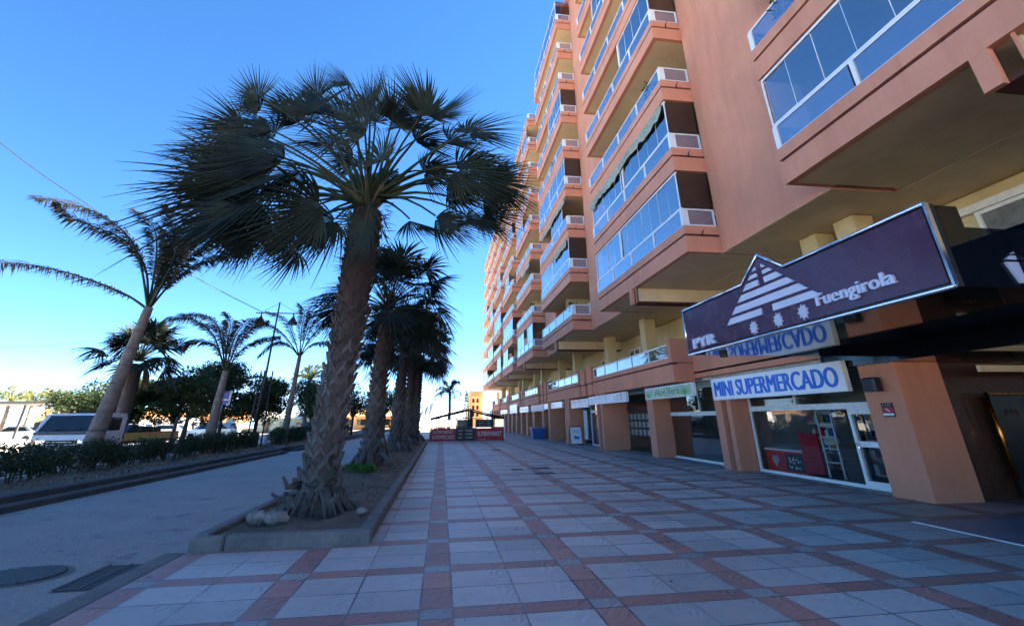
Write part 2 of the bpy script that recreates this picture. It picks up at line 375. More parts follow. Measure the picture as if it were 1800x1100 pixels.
mb = MB(); mb.face([(-34, -15, .02), (-27, -15, .02), (-27, 150, .02), (-34, 150, .02)]); mb.face([(-27, -15, .02), (-27, -15, -.1), (-27, 150, -.1), (-27, 150, .02)]); struct('promenade', mb, 'stonewall')
mb = MB(); y = -30.
while y < 7.9:
    l = rnd.uniform(.9, 1.1); mb.bevbox(-3.45, y, -.2, -3.175, min(y+l, 7.9)-.008, .004, .018); y += l
struct('kerb', mb, 'concrete')
# double-stepped kerb of the median
mb = MB(); mb2 = MB()
y = -8.
while y < 120:
    l = 1.0; g = 0 if not (29.2 < y < 31.5) else 1
    xs = (-8.35+(y-12)*.011)
    if not g:
        mb.bevbox(xs-.34, y, -.2, xs, y+l-.01, .07, .02); mb2.bevbox(xs-.72, y, -.2, xs-.35, y+l-.01, .20, .02)
    y += l
struct('median_kerb', mb, 'darkconcrete'); struct('median_upper_kerb', mb2, 'darkconcrete')
def bumpy(mb, x0, x1, y0, y1, z, amp, st, seed=1):
    r = random.Random(seed); nx = max(2, int((x1-x0)/st)); ny = max(2, int((y1-y0)/st)); g = {}
    for i in range(nx+1):
        for j in range(ny+1):
            e = min(i, nx-i, j, ny-j); g[i, j] = len(mb.v)
            mb.v.append((x0+(x1-x0)*i/nx, y0+(y1-y0)*j/ny, z+(r.uniform(-amp, amp)+amp*.8*math.sin(i*.9+j*.5) if e else -.01)))
    for i in range(nx):
        for j in range(ny): mb.f.append((g[i, j], g[i+1, j], g[i+1, j+1], g[i, j+1])); mb.mi.append(mb.cur); mb.sm.append(True)
mb = MB(); bumpy(mb, -12.0, -8.72, -8, 120, .17, .03, .35, 3); struct('median_soil', mb, 'soil')
# planter
mb = MB(); bumpy(mb, -3.02, -1.05, 8.05, 41, .11, .022, .16, 5); struct('planter_soil', mb, 'soil')
mb = MB()
pl = empty('planter_kerb', (-2, 8, 0), 'long raised concrete kerb planter holding the row of fan palms beside the paving', 'planter')
k1 = MB(); k1.bevbox(-2.74, 7.86, -.05, -.88, 8.06, .165, .02); k1.bevbox(-3.18, 7.86, -.1, -2.755, 8.06, .155, .03); k1.build('front_kerb', 'concrete', pl)
k2 = MB(); y = 8.065
while y < 40.5: k2.bevbox(-1.06, y, -.05, -.885, y+.99, .17, .02); y += 1.0
k2.build('side_kerb', 'concrete', pl)
k3 = MB(); y = 8.065
while y < 40.5: k3.bevbox(-3.18, y, -.15, -3.02, y+.99, .17, .02); y += 1.0
k3.build('road_kerb', 'concrete', pl)

# road ironwork
g = empty('drain_grate', (-3.67, 7.1, -.06), 'rusty rectangular gutter grate with slots beside the kerb', 'drain grate')
mb = MB(); 
mb.box(-3.96, 6.66, -.10, -3.40, 7.66, -.058); mb.build('frame', 'concrete', g)
mb = MB()
for k in range(3): mb.box(-3.93+.24*k, 6.69, -.057, -3.93+.24*k+.03, 7.63, -.035)
for k in range(17): mb.box(-3.92, 6.70+.055*k, -.057, -3.44, 6.722+.055*k, -.04)
mb.build('bars', 'iron', g)
mb = MB(); mb.box(-3.94, 6.68, -.0575, -3.42, 7.64, -.0565); mb.build('pit_shade', 'black', g)  # thin black sheet painted in for the shade between the bars
g = empty('manhole_cover', (-4.66, 7.32, -.06), 'round ribbed iron manhole cover in the asphalt', 'manhole')
mb = MB(); mb.disc((-4.72, 7.36), .46, -.10, -.054, 48, 1.15); mb.build('rim', 'concrete', g)
mb = MB(); mb.disc((-4.72, 7.36), .41, -.09, -.050, 48, 1.15)
for k in range(-7, 8):
    hy = math.sqrt(max(0, .39**2-(k*.048)**2)); mb.box(-4.72-hy*1.13, 7.36+k*.048-.013, -.050, -4.72+hy*1.13, 7.36+k*.048+.013, -.036)
mb.build('lid', 'iron', g)
for i, (x, y, w, h, lb) in enumerate([(3.38, 17.7, .62, .5, 'farther of two dark metal service covers lying close together in the paving'), (3.2, 16.1, .62, .5, 'nearer of two dark metal service covers lying close together in the paving'), (2.55, 17.5, .4, .4, 'small dark square service cover left of the two bigger covers in the paving'), (2.97, 28., .5, .6, 'lone far service cover in the paving towards the red banners')]):
    mb = MB(); mb.bevbox(x-w/2, y-h/2, -.02, x+w/2, y+h/2, .006, .004)
    for k in range(6): mb.box(x-w/2+.03, y-h/2+.05+k*(h-.1)/6, .006, x+w/2-.03, y-h/2+.07+k*(h-.1)/6, .009)
    tag(mb.build('service_cover', 'iron', base=(x, y, 0)), lb, 'drain cover')
# smooth entrance slab with a white edge line
g = empty('entrance_mat', (9, 4, 0), 'smooth blue-grey entrance slab edged by a thin white line', 'entrance slab')
mb = MB(); mb.box(7.42, -3, -.02, 13, 7.72, .006); mb.build('slab', mat('smooth_slab', (.15, .19, .24), .45, .2, 1.5), g)
mb = MB(); mb.box(7.37, -3, -.02, 7.415, 7.72, .008); mb.build('edge_line', 'white', g)

# ------------------------------------------------------------------ apartment building
XB, XW, XI, ZS, FL = 7.0, 8.11, 9.7, 6.05, 2.74
SLEN = 8.7
SY = [-.6, 12.45, 25.9, 38.6, 50.4, 61.4, 71.5, 80.8]   # near end of each balcony stack
NF = 9; ZT = ZS+NF*FL
bld = empty('apartment_building', (12, 40, 0), 'long terracotta apartment block with stacked balconies over a shop arcade', 'apartment building')
YE = 90.
mb = MB()
# main mass
mb.cur = 0
mb.box(XI, -6, ZS+.02, 19, YE, ZT+1.15)
for i, y0 in enumerate(SY):                                   # solid wall fins between stacks
    ya = y0+SLEN; yb = SY[i+1] if i+1 < len(SY) else YE
    mb.box(XW, ya, ZS-.0, XI-.002, yb, ZT+(1.0 if i > 0 else 1.4))
    mb.box(XW-.35, yb-1.1 if i+1 < len(SY) else yb-.6, ZT-.15, XW-.003, yb-.05, ZT+1.3)
mb.build('wall', 'orange', bld)
mb = MB(); mb.cur = 0
for i, y0 in enumerate(SY):
    ya = y0+SLEN; yb = SY[i+1] if i+1 < len(SY) else YE
    mb.box(XW+.003, ya+.002, ZS-.012, 19, yb-.002, ZS-.004)
    mb.box(XI-.004, y0, ZS-.012, 19, ya, ZS-.003)
mb.build('soffit', 'soffit', bld)
mb = MB(); mb.box(11.37, -6, 2.9, 19, YE, ZS-.04)
mb.box(9.2, -6, 3.0, 11.4, YE, 3.06)
ccol = []
for i, y0 in enumerate(SY):
    for dy in ((-1.9, 9.9) if i == 1 else (2.2, 9.9)):
        yy = y0+dy
        if yy < 9: continue
        mb.box(9.65, yy, 3.05, 10.2, yy+.6, ZS-.035)
mb.build('mezzanine_wall', 'cream', bld)
def mezz_window(y, w, z0, z1, n):
    f = MB()
    for k in range(n+1): u = y+(w-.08)*k/n; f.box(11.24, u, z0+.081, 11.33, u+.08, z1-.081)
    f.box(11.24, y, z1-.08, 11.33, y+w, z1); f.box(11.24, y, z0, 11.33, y+w, z0+.08)
    o = f.build('mezzanine_window', 'offwhite', bld)
    g_ = MB(); g_.box(11.30, y+.06, z0+.06, 11.355, y+w-.06, z1-.06); g_.build('pane', 'curtain', o)
for i, y0 in enumerate(SY[1:]):
    for dy in (1.2, 6.8): mezz_window(y0+dy, 1.68, 3.1, 5.3, 2)
mezz_window(4.6, 3.3, 3.6, 5.55, 3); mezz_window(1.0, 3.3, 3.6, 5.55, 3)
mb = MB(); mb.box(11.2, .8, 5.56, 11.365, 8.3, 5.72); mb.build('window_lintel', 'offwhite', bld)

# one balcony, local frame: x=XB..XW, y 0..SLEN, z 0 at the soffit, built for stack 1 floor 0
def balcony_mesh(parent, y0, z0, first):
    mb = MB()
    mb.cur = 0
    mb.box(XB, y0, z0, XB+.16, y0+SLEN-.03, z0+.50); mb.box(XB, y0, z0+.57, XB+.16, y0+SLEN-.03, z0+.84)
    for yy in (y0, y0+SLEN-.16): pass
    mb.box(XB+.162, y0, z0, XW+.12 if False else XW-.002, y0+.14, z0+.50); mb.box(XB+.162, y0, z0+.57, XW-.002, y0+.14, z0+.84)
    mb.box(XB+.162, y0+SLEN-.17, z0, XW-.002, y0+SLEN-.03, z0+.50); mb.box(XB+.162, y0+SLEN-.17, z0+.57, XW-.002, y0+SLEN-.03, z0+.84)
    mb.cur = 1
    mb.box(XB+.05, y0+.05, z0+.502, XB+.14, y0+SLEN-.08, z0+.568); mb.box(XB+.145, y0+.05, z0+.502, XW-.004, y0+.12, z0+.568); mb.box(XB+.145, y0+SLEN-.16, z0+.502, XW-.004, y0+SLEN-.08, z0+.568)
    mb.cur = 2
    mb.box(XB+.163, y0+.143, z0+.004, XI-.005, y0+SLEN-.175, z0+.12)
    return mb.build('balcony', ['orange', 'groove', 'soffit'], parent)
def railing_mesh(parent, y0, z0):
    a, b = z0+.845, z0+1.42; mb = MB(); x = XB+.03
    mb.box(x, y0+.02, b-.05, x+.06, y0+SLEN-.06, b); mb.box(x+.01, y0+.02, a, x+.05, y0+SLEN-.06, a+.035)
    n = 4
    for k in range(n+1):
        yy = y0+.02+(SLEN-.2)*k/n; mb.box(x-.012, yy, a+.001, x+.058, yy+(.13 if k in (0, n) else .08), b-.051)
    for yy in (y0+.03, y0+SLEN-.10):
        mb.box(x+.065, yy, b-.05, XW-.01, yy+.05, b-.001); mb.box(x+.065, yy+.005, a, XW-.01, yy+.045, a+.05)
        mb.box(x+.065, yy+.002, a+.052, x+.2, yy+.048, b-.052); mb.box(XW-.07, yy+.002, a+.052, XW-.012, yy+.048, b-.052)
    return mb.build('railing', 'white', parent)
def pane_mesh(parent, y0, z0):
    a, b = z0+.88, z0+1.37; mb = MB(); x = XB+.045
    for k in range(4):
        s = y0+.16+(SLEN-.2)*k/4; e = y0+.01+(SLEN-.2)*(k+1)/4
        mb.face([(x, s, a), (x, s, b), (x, e, b), (x, e, a)])
    for yy in (y0+.055, y0+SLEN-.075): mb.face([(x+.2, yy, a+.02), (XW-.08, yy, a+.02), (XW-.08, yy, b), (x+.2, yy, b)])
    return mb.build('glass_panel', 'balglass', parent)
def window_mesh(parent, y0, z0):
    mb = MB(); x = XI-.03
    for s, e in ((.8, 3.6), (5.0, 7.6)):
        mb.cur = 0
        mb.box(x-.04, y0+s, z0+.3, x+.02, y0+s+.07, z0+2.4); mb.box(x-.04, y0+e-.07, z0+.3, x+.02, y0+e, z0+2.4); mb.box(x-.04, y0+(s+e)/2-.04, z0+.3, x+.02, y0+(s+e)/2+.04, z0+2.4)
        mb.box(x-.04, y0+s+.071, z0+2.33, x+.02, y0+(s+e)/2-.041, z0+2.4); mb.box(x-.04, y0+(s+e)/2+.041, z0+2.33, x+.02, y0+e-.071, z0+2.4)
        mb.cur = 1; mb.box(x-.01, y0+s+.06, z0+.3, x+.015, y0+e-.06, z0+2.34)
    return mb.build('window', ['offwhite', 'darkpane'], parent)
def divider_mesh(parent, y0, z0):
    mb = MB(); mb.box(XW-.3, y0+4.3, z0+.125, XI-.01, y0+4.4, z0+2.735); return mb.build('partition', 'cream', parent)
def glazing_mesh(parent, y0, z0, s, e, posts, end=True, end2=False):
    """frameless glass curtain from the rail to the slab above"""
    a, b = z0+1.425, z0+2.70; mb = MB(); x = XB+.05; n = max(1, int((e-s)/.72)); w = (e-s)/n
    mb.cur = 0
    for k in range(n):
        yy = y0+s+w*k; j1, j2, j3 = [math.sin((k+1)*q*12.9+y0+z0)*.008 for q in (1, 2.3, 3.7)]; mb.face([(x+j1, yy+.006, a+.03), (x+j2, yy+.006, b-.05), (x+j2+j3, yy+w-.006, b-.05), (x+j1+j3, yy+w-.006, a+.03)])
    mb.cur = 1
    mb.box(x-.02, y0+s, a, x+.04, y0+e, a+.035); mb.box(x-.02, y0+s, b-.06, x+.05, y0+e, b)
    for k in range(1, n): mb.box(x-.004, y0+s+w*k-.006, a+.036, x+.006, y0+s+w*k+.006, b-.061)
    for p in posts: mb.box(x-.035, y0+p, a+.036, x-.006, y0+p+.13, b-.061)
    for p in (s, e-.04): mb.box(x-.03, y0+p, a+.036, x-.003, y0+p+.04, b-.061)
    if end:
        mb.cur = 2; mb.face([(x+.03, y0+.06, a), (XW-.01, y0+.06, a), (XW-.01, y0+.06, b), (x+.03, y0+.06, b)])
    if end2:
        mb.cur = 1; mb.box(x+.03, y0+.05, b-.05, XW-.01, y0+.09, b)
    return mb.build('glass_enclosure', ['curtain_glass', 'white', 'endglass'], parent)
def awning_mesh(parent, y0, z0, s, e, drop=.45, out=.0):
    mb = MB(); r = random.Random(int(y0*7+z0*3+s)); n = 26; a = z0+2.72
    prev = None
    for k in range(n+1):
        yy = y0+s+(e-s)*k/n; dz = drop*(.75+.35*math.sin(k*.5)*.4)+r.uniform(-.05, .05); q = ((XB-.02, yy, a), (XB-.10-out+r.uniform(-.03, .03), yy, a-dz*.45), (XB-.05-out+r.uniform(-.04, .04), yy, a-dz), (XB-.055-out+r.uniform(-.02, .02), yy, a-dz-.10-.05*(k % 2)))
        if prev:
            for j in range(3): mb.face([prev[j], q[j], q[j+1], prev[j+1]])
        prev = q
    mb.tube([(XB+.05, y0+s, a-.05), (XB+.05, y0+e, a-.05)], .05, 8)
    return mb.build('awning', 'awning', parent)
def bracket_mesh(parent, y0, z0):
    mb = MB(); mb.tube([(XB+.55, y0-.01, z0+.52), (XB+.5, y0-.14, z0+.60)], .018, 6); mb.tube([(XB+.47, y0-.12, z0+.50), (XB+.56, y0-.16, z0+.68)], .012, 6); return mb.build('bracket', 'rust', parent)
def drop_frame(parent, y0):
    """downstand frame beneath the lowest balconies"""
    z = ZS; mb = MB(); mb.cur = 0
    mb.box(XB, y0+4.59, z-.57, XB+.10, y0+4.83, z-.001)
    mb.box(XB+.04, y0+4.29, z-.57, XB+.07, y0+4.33, z-.001)
    mb.cur = 1
    mb.box(XB+.104, y0+4.30, z-.56, 11.3, y0+4.80, z-.50); mb.box(XB+.11, y0+4.60, z-.498, XB+.16, y0+4.82, z-.002)
    mb.cur = 2
    mb.box(XB+.17, y0+4.31, z-.498, 11.3, y0+4.37, z-.014)
    return mb.build('drop_frame', ['orange', 'groove', 'soffit'], parent)
b0 = balcony_mesh(bld, SY[1], ZS, False); r0 = railing_mesh(b0, SY[1], ZS); p0 = pane_mesh(b0, SY[1], ZS); w0 = window_mesh(b0, SY[1], ZS); d0 = divider_mesh(b0, SY[1], ZS); br0 = bracket_mesh(b0, SY[1], ZS)
bf = balcony_mesh(bld, SY[0], ZS, True)  # lowest balconies: soffit closes against the arcade
bpy.data.objects.remove(bf)
G_full = None; spec = {}
# (start, end, posts) along each balcony; y measured from its near end
spec[1] = {0: [('g', .06, 5.25, [5.15]), ('g', 5.3, 8.6, [])], 1: [('g', .06, 4.3, [4.2]), ('g', 4.5, 8.55, []), ('a', .2, 8.6, .42)], 2: [], 3: [('g', .06, 3.3, [3.2])], 4: [], 5: [('g', 3, 6, [])], 6: [], 7: [], 8: []}
spec[0] = {0: [('g', 3.9, 8.62, [])], 1: [], 2: [('g', 4.5, 8.6, [])]}
spec[2] = {1: [('g', .06, 4.4, [4.3]), ('g', 4.6, 8.4, []), ('a', .3, 4.2, .38)], 2: [('g', 1.2, 4.4, []), ('a', .3, 7.5, .30)], 3: [('g', .06, 4.4, []), ('g', 4.6, 8.4, [])], 5: [('g', .06, 4, [])], 8: [('g', .06, 8.5, [])]}
spec[3] = {0: [('g', .06, 2.8, []), ('g', 4.5, 8.5, [])], 2: [('a', .4, 5, .5)], 4: [('g', 4.2, 8, [])], 7: [('g', 1, 4, [])]}
spec[4] = {0: [('g', 4., 8.4, [])], 1: [('g', .06, 8.3, [])], 3: [('g', 3, 6.5, [])], 5: [('g', .06, 4, [])]}
spec[5] = {0: [('g', .06, 4.3, [])], 2: [('g', .06, 8.3, [])], 4: [('g', 1, 4.5, [])]}
spec[6] = {1: [('g', .06, 8.3, [])], 3: [('g', 1, 5, [])]}
spec[7] = {0: [('g', .06, 8.3, [])], 4: [('g', 2, 6, [])]}
for i in range(len(SY)):
    for k in range(NF):
        dy, dz = SY[i]-SY[1], k*FL
        if i == 1 and k == 0: b = b0
        else:
            b = b0.copy(); col.objects.link(b); b.parent = bld; b.location = (0, dy, dz)
            for ch in (r0, p0, w0, d0)+((br0,) if i in (1, 2) else ()):
                c = ch.copy(); col.objects.link(c); c.parent = b
        for q in spec.get(i, {}).get(k, []):
            if q[0] == 'g': o = glazing_mesh(b, SY[i], ZS+dz, q[1], q[2], q[3], q[1] < .1 and i > 0)
            else: o = awning_mesh(b, SY[i], ZS+dz, q[1], q[2], q[3])
            o.location = (0, -dy, -dz) if b is not b0 else (0, 0, 0)
    if i < 6:
        drop_frame(bld, SY[i])
def clutter(i, k, kind, yy):
    z = ZS+k*FL+.13; y = SY[i]+yy; mb = MB(); r = random.Random(i*31+k*7)
    p = [c for c in bld.children if c.name.startswith('balcony') and abs(c.location.y-(SY[i]-SY[1])) < .01 and abs(c.location.z-k*FL) < .01]
    if not p: return
    if kind == 'plant':
        mb.cur = 1; mb.box(XB+.2, y-.12, z+.62, XB+.4, y+.12, z+.9); leaf_cloud(mb, [((XB+.25, y, z+1.25), (.22, .34, .36))], 130, .16, r, 0); nm, ms = 'potted_plant', ['hedgeleaf', 'orange_dark']
    elif kind == 'ac':
        mb.box(XI-.45, y-.4, z+1.75, XI-.05, y+.4, z+2.3); nm, ms = 'air_conditioner', ['offwhite']
    else:
        for q in range(4): mb.cur = q % 2; mb.box(XB+.06, y+q*.36, z+.45+.1*(q % 2), XB+.075, y+q*.36+.3, z+1.25)
        nm, ms = 'laundry', ['paper', 'blue']
    o = mb.build(nm, ms, p[0]); o.location = -p[0].location
CL = [(1, 2, 'plant', 1.2), (1, 4, 'laundry', 5.2), (1, 2, 'ac', 3.9), (1, 4, 'ac', 3.9), (2, 0, 'plant', .7), (2, 4, 'plant', 3.2), (2, 5, 'laundry', 5.), (3, 1, 'plant', .6), (3, 3, 'laundry', 3.), (3, 5, 'plant', 2.), (4, 2, 'plant', 1.), (2, 0, 'ac', 3.9), (0, 1, 'plant', 7.6), (3, 1, 'ac', 3.9)]
# roof slab edge over the top balconies
mb = MB()
for i, y0 in enumerate(SY):
    if i < 3: mb.box(XB+.2, y0+.5, ZT, XI-.003, y0+SLEN-.03, ZT+.30)
    mb.box(XI-.004-.8, y0+.02, ZT+.302 if i < 3 else ZT-.1, XI-.004, y0+SLEN-.02, ZT+1.0)
mb.build('roof_edge', 'orange', bld)

# terrace level with parapets over the shops
ter = [(17.3, 27.45), (30.3, 40.3), (44.0, 52.6), (55.5, 63.2), (66., 73), (76, 83)]
tglass = glass('terrace_glass', (.75, .8, .85), .22)
for i, (a, b) in enumerate(ter):
    mb = MB(); mb.cur = 0
    mb.box(8.40, a, 2.72, 8.6, b, 3.34); mb.box(8.40, a, 3.41, 8.6, b, 3.60)
    mb.cur = 1; mb.box(8.44, a+.01, 3.342, 8.58, b, 3.408)
    mb.cur = 0
    mb.box(8.602, a, 2.72, 9.19, a+.25, 3.38); mb.box(8.36, a-.03, 3.41, 9.19, a+.22, 4.26)
    for s_ in (b+.003, b+1.45):
        mb.cur = 0; mb.box(8.32, s_, 3.36, 9.2, s_+.95, 4.24); mb.box(8.34, s_+.03, 2.72, 9.2, s_+.92, 3.30)
        mb.cur = 1; mb.box(8.37, s_+.05, 3.302, 9.1, s_+.9, 3.358)
    mb.cur = 0; mb.box(8.63, b+.955, 2.72, 9.2, b+1.448, 3.4)
    tp = mb.build('terrace', ['orange_dark', 'groove'], bld)
    mb = MB()
    mb.box(8.46, a+.24, 4.06, 8.52, b-.01, 4.11); mb.box(8.46, a+.24, 3.601, 8.52, b-.01, 3.64)
    for k in range(6):
        yy = a+.26+(b-a-.35)*k/5; mb.box(8.465, yy, 3.641, 8.515, yy+.06, 4.059)
    mb.build('railing', 'white', tp)
    for k in range(5):
        yy = a+.26+(b-a-.35)*k/5; mb = MB(); mb.face([(8.49, yy+.06, 3.64), (8.49, yy+.06, 4.06), (8.49, yy+(b-a-.35)/5, 4.06), (8.49, yy+(b-a-.35)/5, 3.64)]); mb.build('glass_panel', tglass, tp)
# near fascia over the small supermarket
mb = MB(); mb.box(9.2, 10.9, 2.84, 9.4, 17.45, 3.62); mb.box(9.402, 17.2, 2.84, 9.9, 17.44, 3.62)
mb.build('fascia', 'orange_dark', bld)
mb = MB(); mb.box(8.62, 17.56, 2.74, 19, YE, 2.86); mb.box(9.41, 10.9, 2.74, 19, 17.19, 2.86); mb.build('arcade_ceiling', 'shopgrey', bld)
# ground floor pillars
mb = MB()
pil = [(9.24, 9.02, 9.95, 10.3), (9.16, 15.2, 15.45, 9.8), (9.10, 15.66, 16.05, 9.8), (8.98, 20.85, 21.5, 9.8), (8.38, 26.05, 26.35, 9.8), (8.32, 26.62, 26.85, 9.8), (8.4, 33.2, 34.4, 9.4), (8.17, 38.3, 39., 9.6), (8.5, 42.3, 43.2, 9.6)]
for j in range(12): y = 46+j*3.6; pil.append((8.35, y, y+1.0, 9.6))
for (x, a, b, x2) in pil:
    mb = MB(); mb.box(x, a, 0, x2, b, 2.735 if x < 9.2 else 2.555); mb.build('pillar', 'orange_dark', bld)
# ground floor shop walls
mb = MB()
mb.box(12.6, 10.2, 0, 12.8, YE, 2.74); mb.box(10.32, 9.5, 0, 12.8, 9.9, 2.74); mb.box(9.8, 9.96, 2.62, 10.0, YE, 2.738)
for y in (15.15, 16.1, 21.5, 22.2, 27.7, 31.4, 36.5, 41, 46): mb.box(9.82, y, 0, 12.6, y+.12, 2.738)
mb.build('shop_wall', 'shopgrey', bld)
mb = MB(); mb.box(9.85, 9.95, -.02, 12.6, YE, .03); mb.build('shop_floor', 'shopdark', bld)

def shopfront(name, y0, y1, zt, frame, base_h=.07, x=9.77, mull=(), transom=None, door=None, g='shopglass', tz=2.6):
    f = MB(); w = .075
    f.box(x-.04, y0, 0, x+.05, y0+w, tz); f.box(x-.04, y1-w, 0, x+.05, y1, tz)
    f.box(x-.05, y0+w, 0, x+.05, y1-w, base_h); f.box(x-.04, y0+w, zt-.14, x+.05, y1-w, zt); f.box(x-.04, y0+w, tz-.05, x+.05, y1-w, tz)
    for q in mull: f.box(x-.035, q, base_h+.001, x+.045, q+.05, zt-.141)
    for q in (transom or ()): f.box(x-.035, q, zt+.001, x+.045, q+.06, tz-.051)
    if door:
        a, b = door; f.box(x-.06, a, 0.002, x+.03, a+.16, zt-.14); f.box(x-.06, b-.09, .002, x+.03, b, zt-.14); f.box(x-.06, a+.16, .01, x+.03, b-.09, .16); f.box(x-.07, a+.16, .86, x+.02, b-.09, .98); f.box(x-.06, a+.16, zt-.26, x+.03, b-.09, zt-.142)
    o = f.build('shopfront', frame, bld)
    o['label'] = name
    gm = MB(); gm.face([(x, y0+w, base_h), (x, y0+w, zt-.14), (x, y1-w, zt-.14), (x, y1-w, base_h)]); gm.face([(x, y0+w, zt), (x, y0+w, tz-.05), (x, y1-w, tz-.05), (x, y1-w, zt)])
    gm.build('shop_pane', g, o)
    return o
sf = shopfront('white framed supermarket shopfront with a door at its right', 9.97, 15.12, 1.82, 'offwhite', mull=(), transom=(12.9,), door=(10.3, 11.12))
h = MB(); h.tube([(9.66, 11.03, .92), (9.64, 11.03, .92), (9.64, 10.95, .92)], .02, 6); h.disc((9.7, 11.03), .03, .83, .86, 10); h.build('door_handle', 'chrome', sf)
shopfront('white framed empty shopfront', 16.1, 21.3, 1.72, 'offwhite', transom=(18.3,), g=glass('dusty_shop_glass', (.7, .72, .68), .14))
ea = shopfront('dark framed estate agent shopfront', 22.1, 26.2, 2.0, 'black', mull=(22.9,), g='shopglass')
pp = MB()
for r in range(3):
    for c in range(7): pp.box(9.79, 22.85+c*.52, .72+r*.36, 9.80, 23.2+c*.52, .98+r*.36)
pp.build('property_card', 'paper', ea)
shopfront('white framed door of the far shop', 28.4, 31.2, 1.95, 'white', x=9.3, mull=(29.7,))
bn = MB(); bn.box(9.1, 31.6, .3, 9.16, 32.3, 1.98); o = bn.build('shop_banner', 'paper', bld); o['label'] = 'white vertical banner with dark letters'
tb = MB()
for k in range(7): marks_mb(tb, 2, (9.095, 32.12, 1.72-k*.2), NY, UZ, .34, .13, .004)
tb.build('lettering', 'black', o)
for y in (35, 39.5, 44): shopfront('dark shopfront under the arcade', y, y+2.6, 2.0, 'black', x=9.5)
mb = MB(); mb.box(9.7, 46, 0, 9.75, YE, 2.5); mb.build('far_shop_window', 'darkpane', bld)

# supermarket window contents
o = empty('ice_cream_freezer', (10.1, 14.1, 0), 'red chest freezer with a white spiral heart mark behind the supermarket window', 'freezer')
mb = MB(); mb.box(9.93, 13.3, .05, 10.6, 14.95, .60); mb.build('body', mat('freezer_red', (.85, .03, .03), .4, .05), o)
mb = MB(); mb.box(9.90, 13.28, .601, 10.62, 14.97, .65); mb.build('lid', 'white', o)
mb = MB()
def spiral_heart(mb, x, yc, zc, s, th):
    for k in (1, .62, .28):
        pts = []
        for a in range(25):
            q = 2*math.pi*a/24; pts.append((x, yc-s*k*(16*math.sin(q)**3)/17, zc+s*k*(13*math.cos(q)-5*math.cos(2*q)-2*math.cos(3*q)-math.cos(4*q))/15))
        mb.tube(pts, th, 5)
spiral_heart(mb, 9.92, 14.55, .34, .15, .012); mb.build('heart_mark', 'white', o)
mb = MB(); mb.box(9.922, 13.35, .1, 9.926, 14.1, .55); mb.build('picture', 'shopdark', o)
mb = MB(); r = random.Random(4)
for k in range(22):
    y, z, s = r.uniform(13.45, 13.95), r.uniform(.16, .48), r.uniform(.02, .06)
    mb.prism([(9.915, y+s*math.cos(a*1.05), z+s*.7*math.sin(a*1.05)) for a in range(6)], (.004, 0, 0))
mb.build('fruit_print', 'paper', o)
o = empty('red_display_panel', (9.97, 12.9, 0), 'tall dull red poster board beside the freezer inside the supermarket window', 'poster board')
mb = MB(); mb.box(9.90, 12.60, .12, 9.95, 13.30, 1.10); mb.build('board', 'redpanel', o)
mb = MB()
for k in range(5): marks_mb(mb, 6, (9.895, 13.12, .92-k*.16), NY, UZ, .36, .06, .003)
mb.build('lettering', 'red', o)
o = empty('grid_shelf', (9.98, 12.2, 0), 'white ladder-like grid shelf standing in the supermarket window', 'shelf')
mb = MB()
for y in (11.95, 12.46): mb.box(9.93, y, .08, 9.97, y+.045, 1.66)
mb.build('upright', 'offwhite', o)
mb = MB()
for z in (.42, .74, 1.02, 1.3): mb.box(9.93, 11.996, z, 9.97, 12.459, z+.025)
mb.build('crossbar', 'offwhite', o)
o = MB(); o.box(9.95, 11.15, .06, 10.05, 11.9, 1.66); tag(o.build('wall_board', 'shopdark', base=(10, 11.5, 0)), 'dark green-grey board closing the right end of the supermarket window', 'board')
r = random.Random(12)
for q, (x, y) in enumerate(((11.2, 12.0), (11.4, 14.0), (11.3, 18.2))):
    s = empty('shop_shelf', (x, y, 0), ['grey shelf stacked with goods behind the white grid in the supermarket', 'grey shelf stacked with goods behind the red freezer', 'grey shelf with a few goods in the empty shopfront'][q], 'shelf')
    mb = MB()
    for z in (.1, .5, .9, 1.3): mb.box(x, y-.8, z, x+.4, y+.8, z+.03)
    mb.box(x+.4, y-.8, 0, x+.43, y+.8, 1.7); mb.build('rack', 'offwhite', s)
    mb = MB()
    for z in (.13, .53, .93, 1.33):
        yy = y-.75
        while yy < y+.7:
            w = r.uniform(.06, .16)
            mb.cur = r.randrange(4); mb.box(x+.05, yy, z, x+.3, yy+w*.9, z+r.uniform(.12, .28)); yy += w+(r.uniform(0, .1) if q < 2 else .5)
    mb.build('goods', ['paper', 'redpanel', 'blue', 'yellow'], s)

# ------------------------------------------------------------------ signs
def sign(name, label, x, y0, y1, z0, z1, face, th=.14, cat='shop sign', side='offwhite'):
    o = empty(name, (x, (y0+y1)/2, z0), label, cat)
    mb = MB(); mb.bevbox(x+.004, y0, z0, x+th, y1, z1, .006); mb.build('casing', side, o)
    mb = MB(); mb.box(x, y0+.03, z0+.03, x+.0035, y1-.03, z1-.03); mb.build('face', face, o)
    return o
o = sign('supermarket_sign', 'white sign reading MINI SUPERMERCADO in blue capitals below the hotel canopy', 9.0, 10.12, 15.9, 2.035, 2.70, 'signwhite', .13)
mb = MB()
for k in range(4): text_mb(mb, 'MINI SUPERMERCADO', (8.999, 15.72-k*.018, 2.14), NY, UZ, 5.37, .45, .006+k*.002)
mb.build('lettering', 'signblue', o)
o = sign('aloe_vera_sign', 'green sign reading Aloe Vera beside a painted leaf', 8.36, 16.0, 20.1, 2.2, 2.62, 'greensign')
mb = MB(); text_mb(mb, 'Aloe Vera', (8.359, 19.1, 2.30), NY, UZ, 2.1, .26, .006, .02); mb.build('lettering', 'greentext', o)
mb = MB()
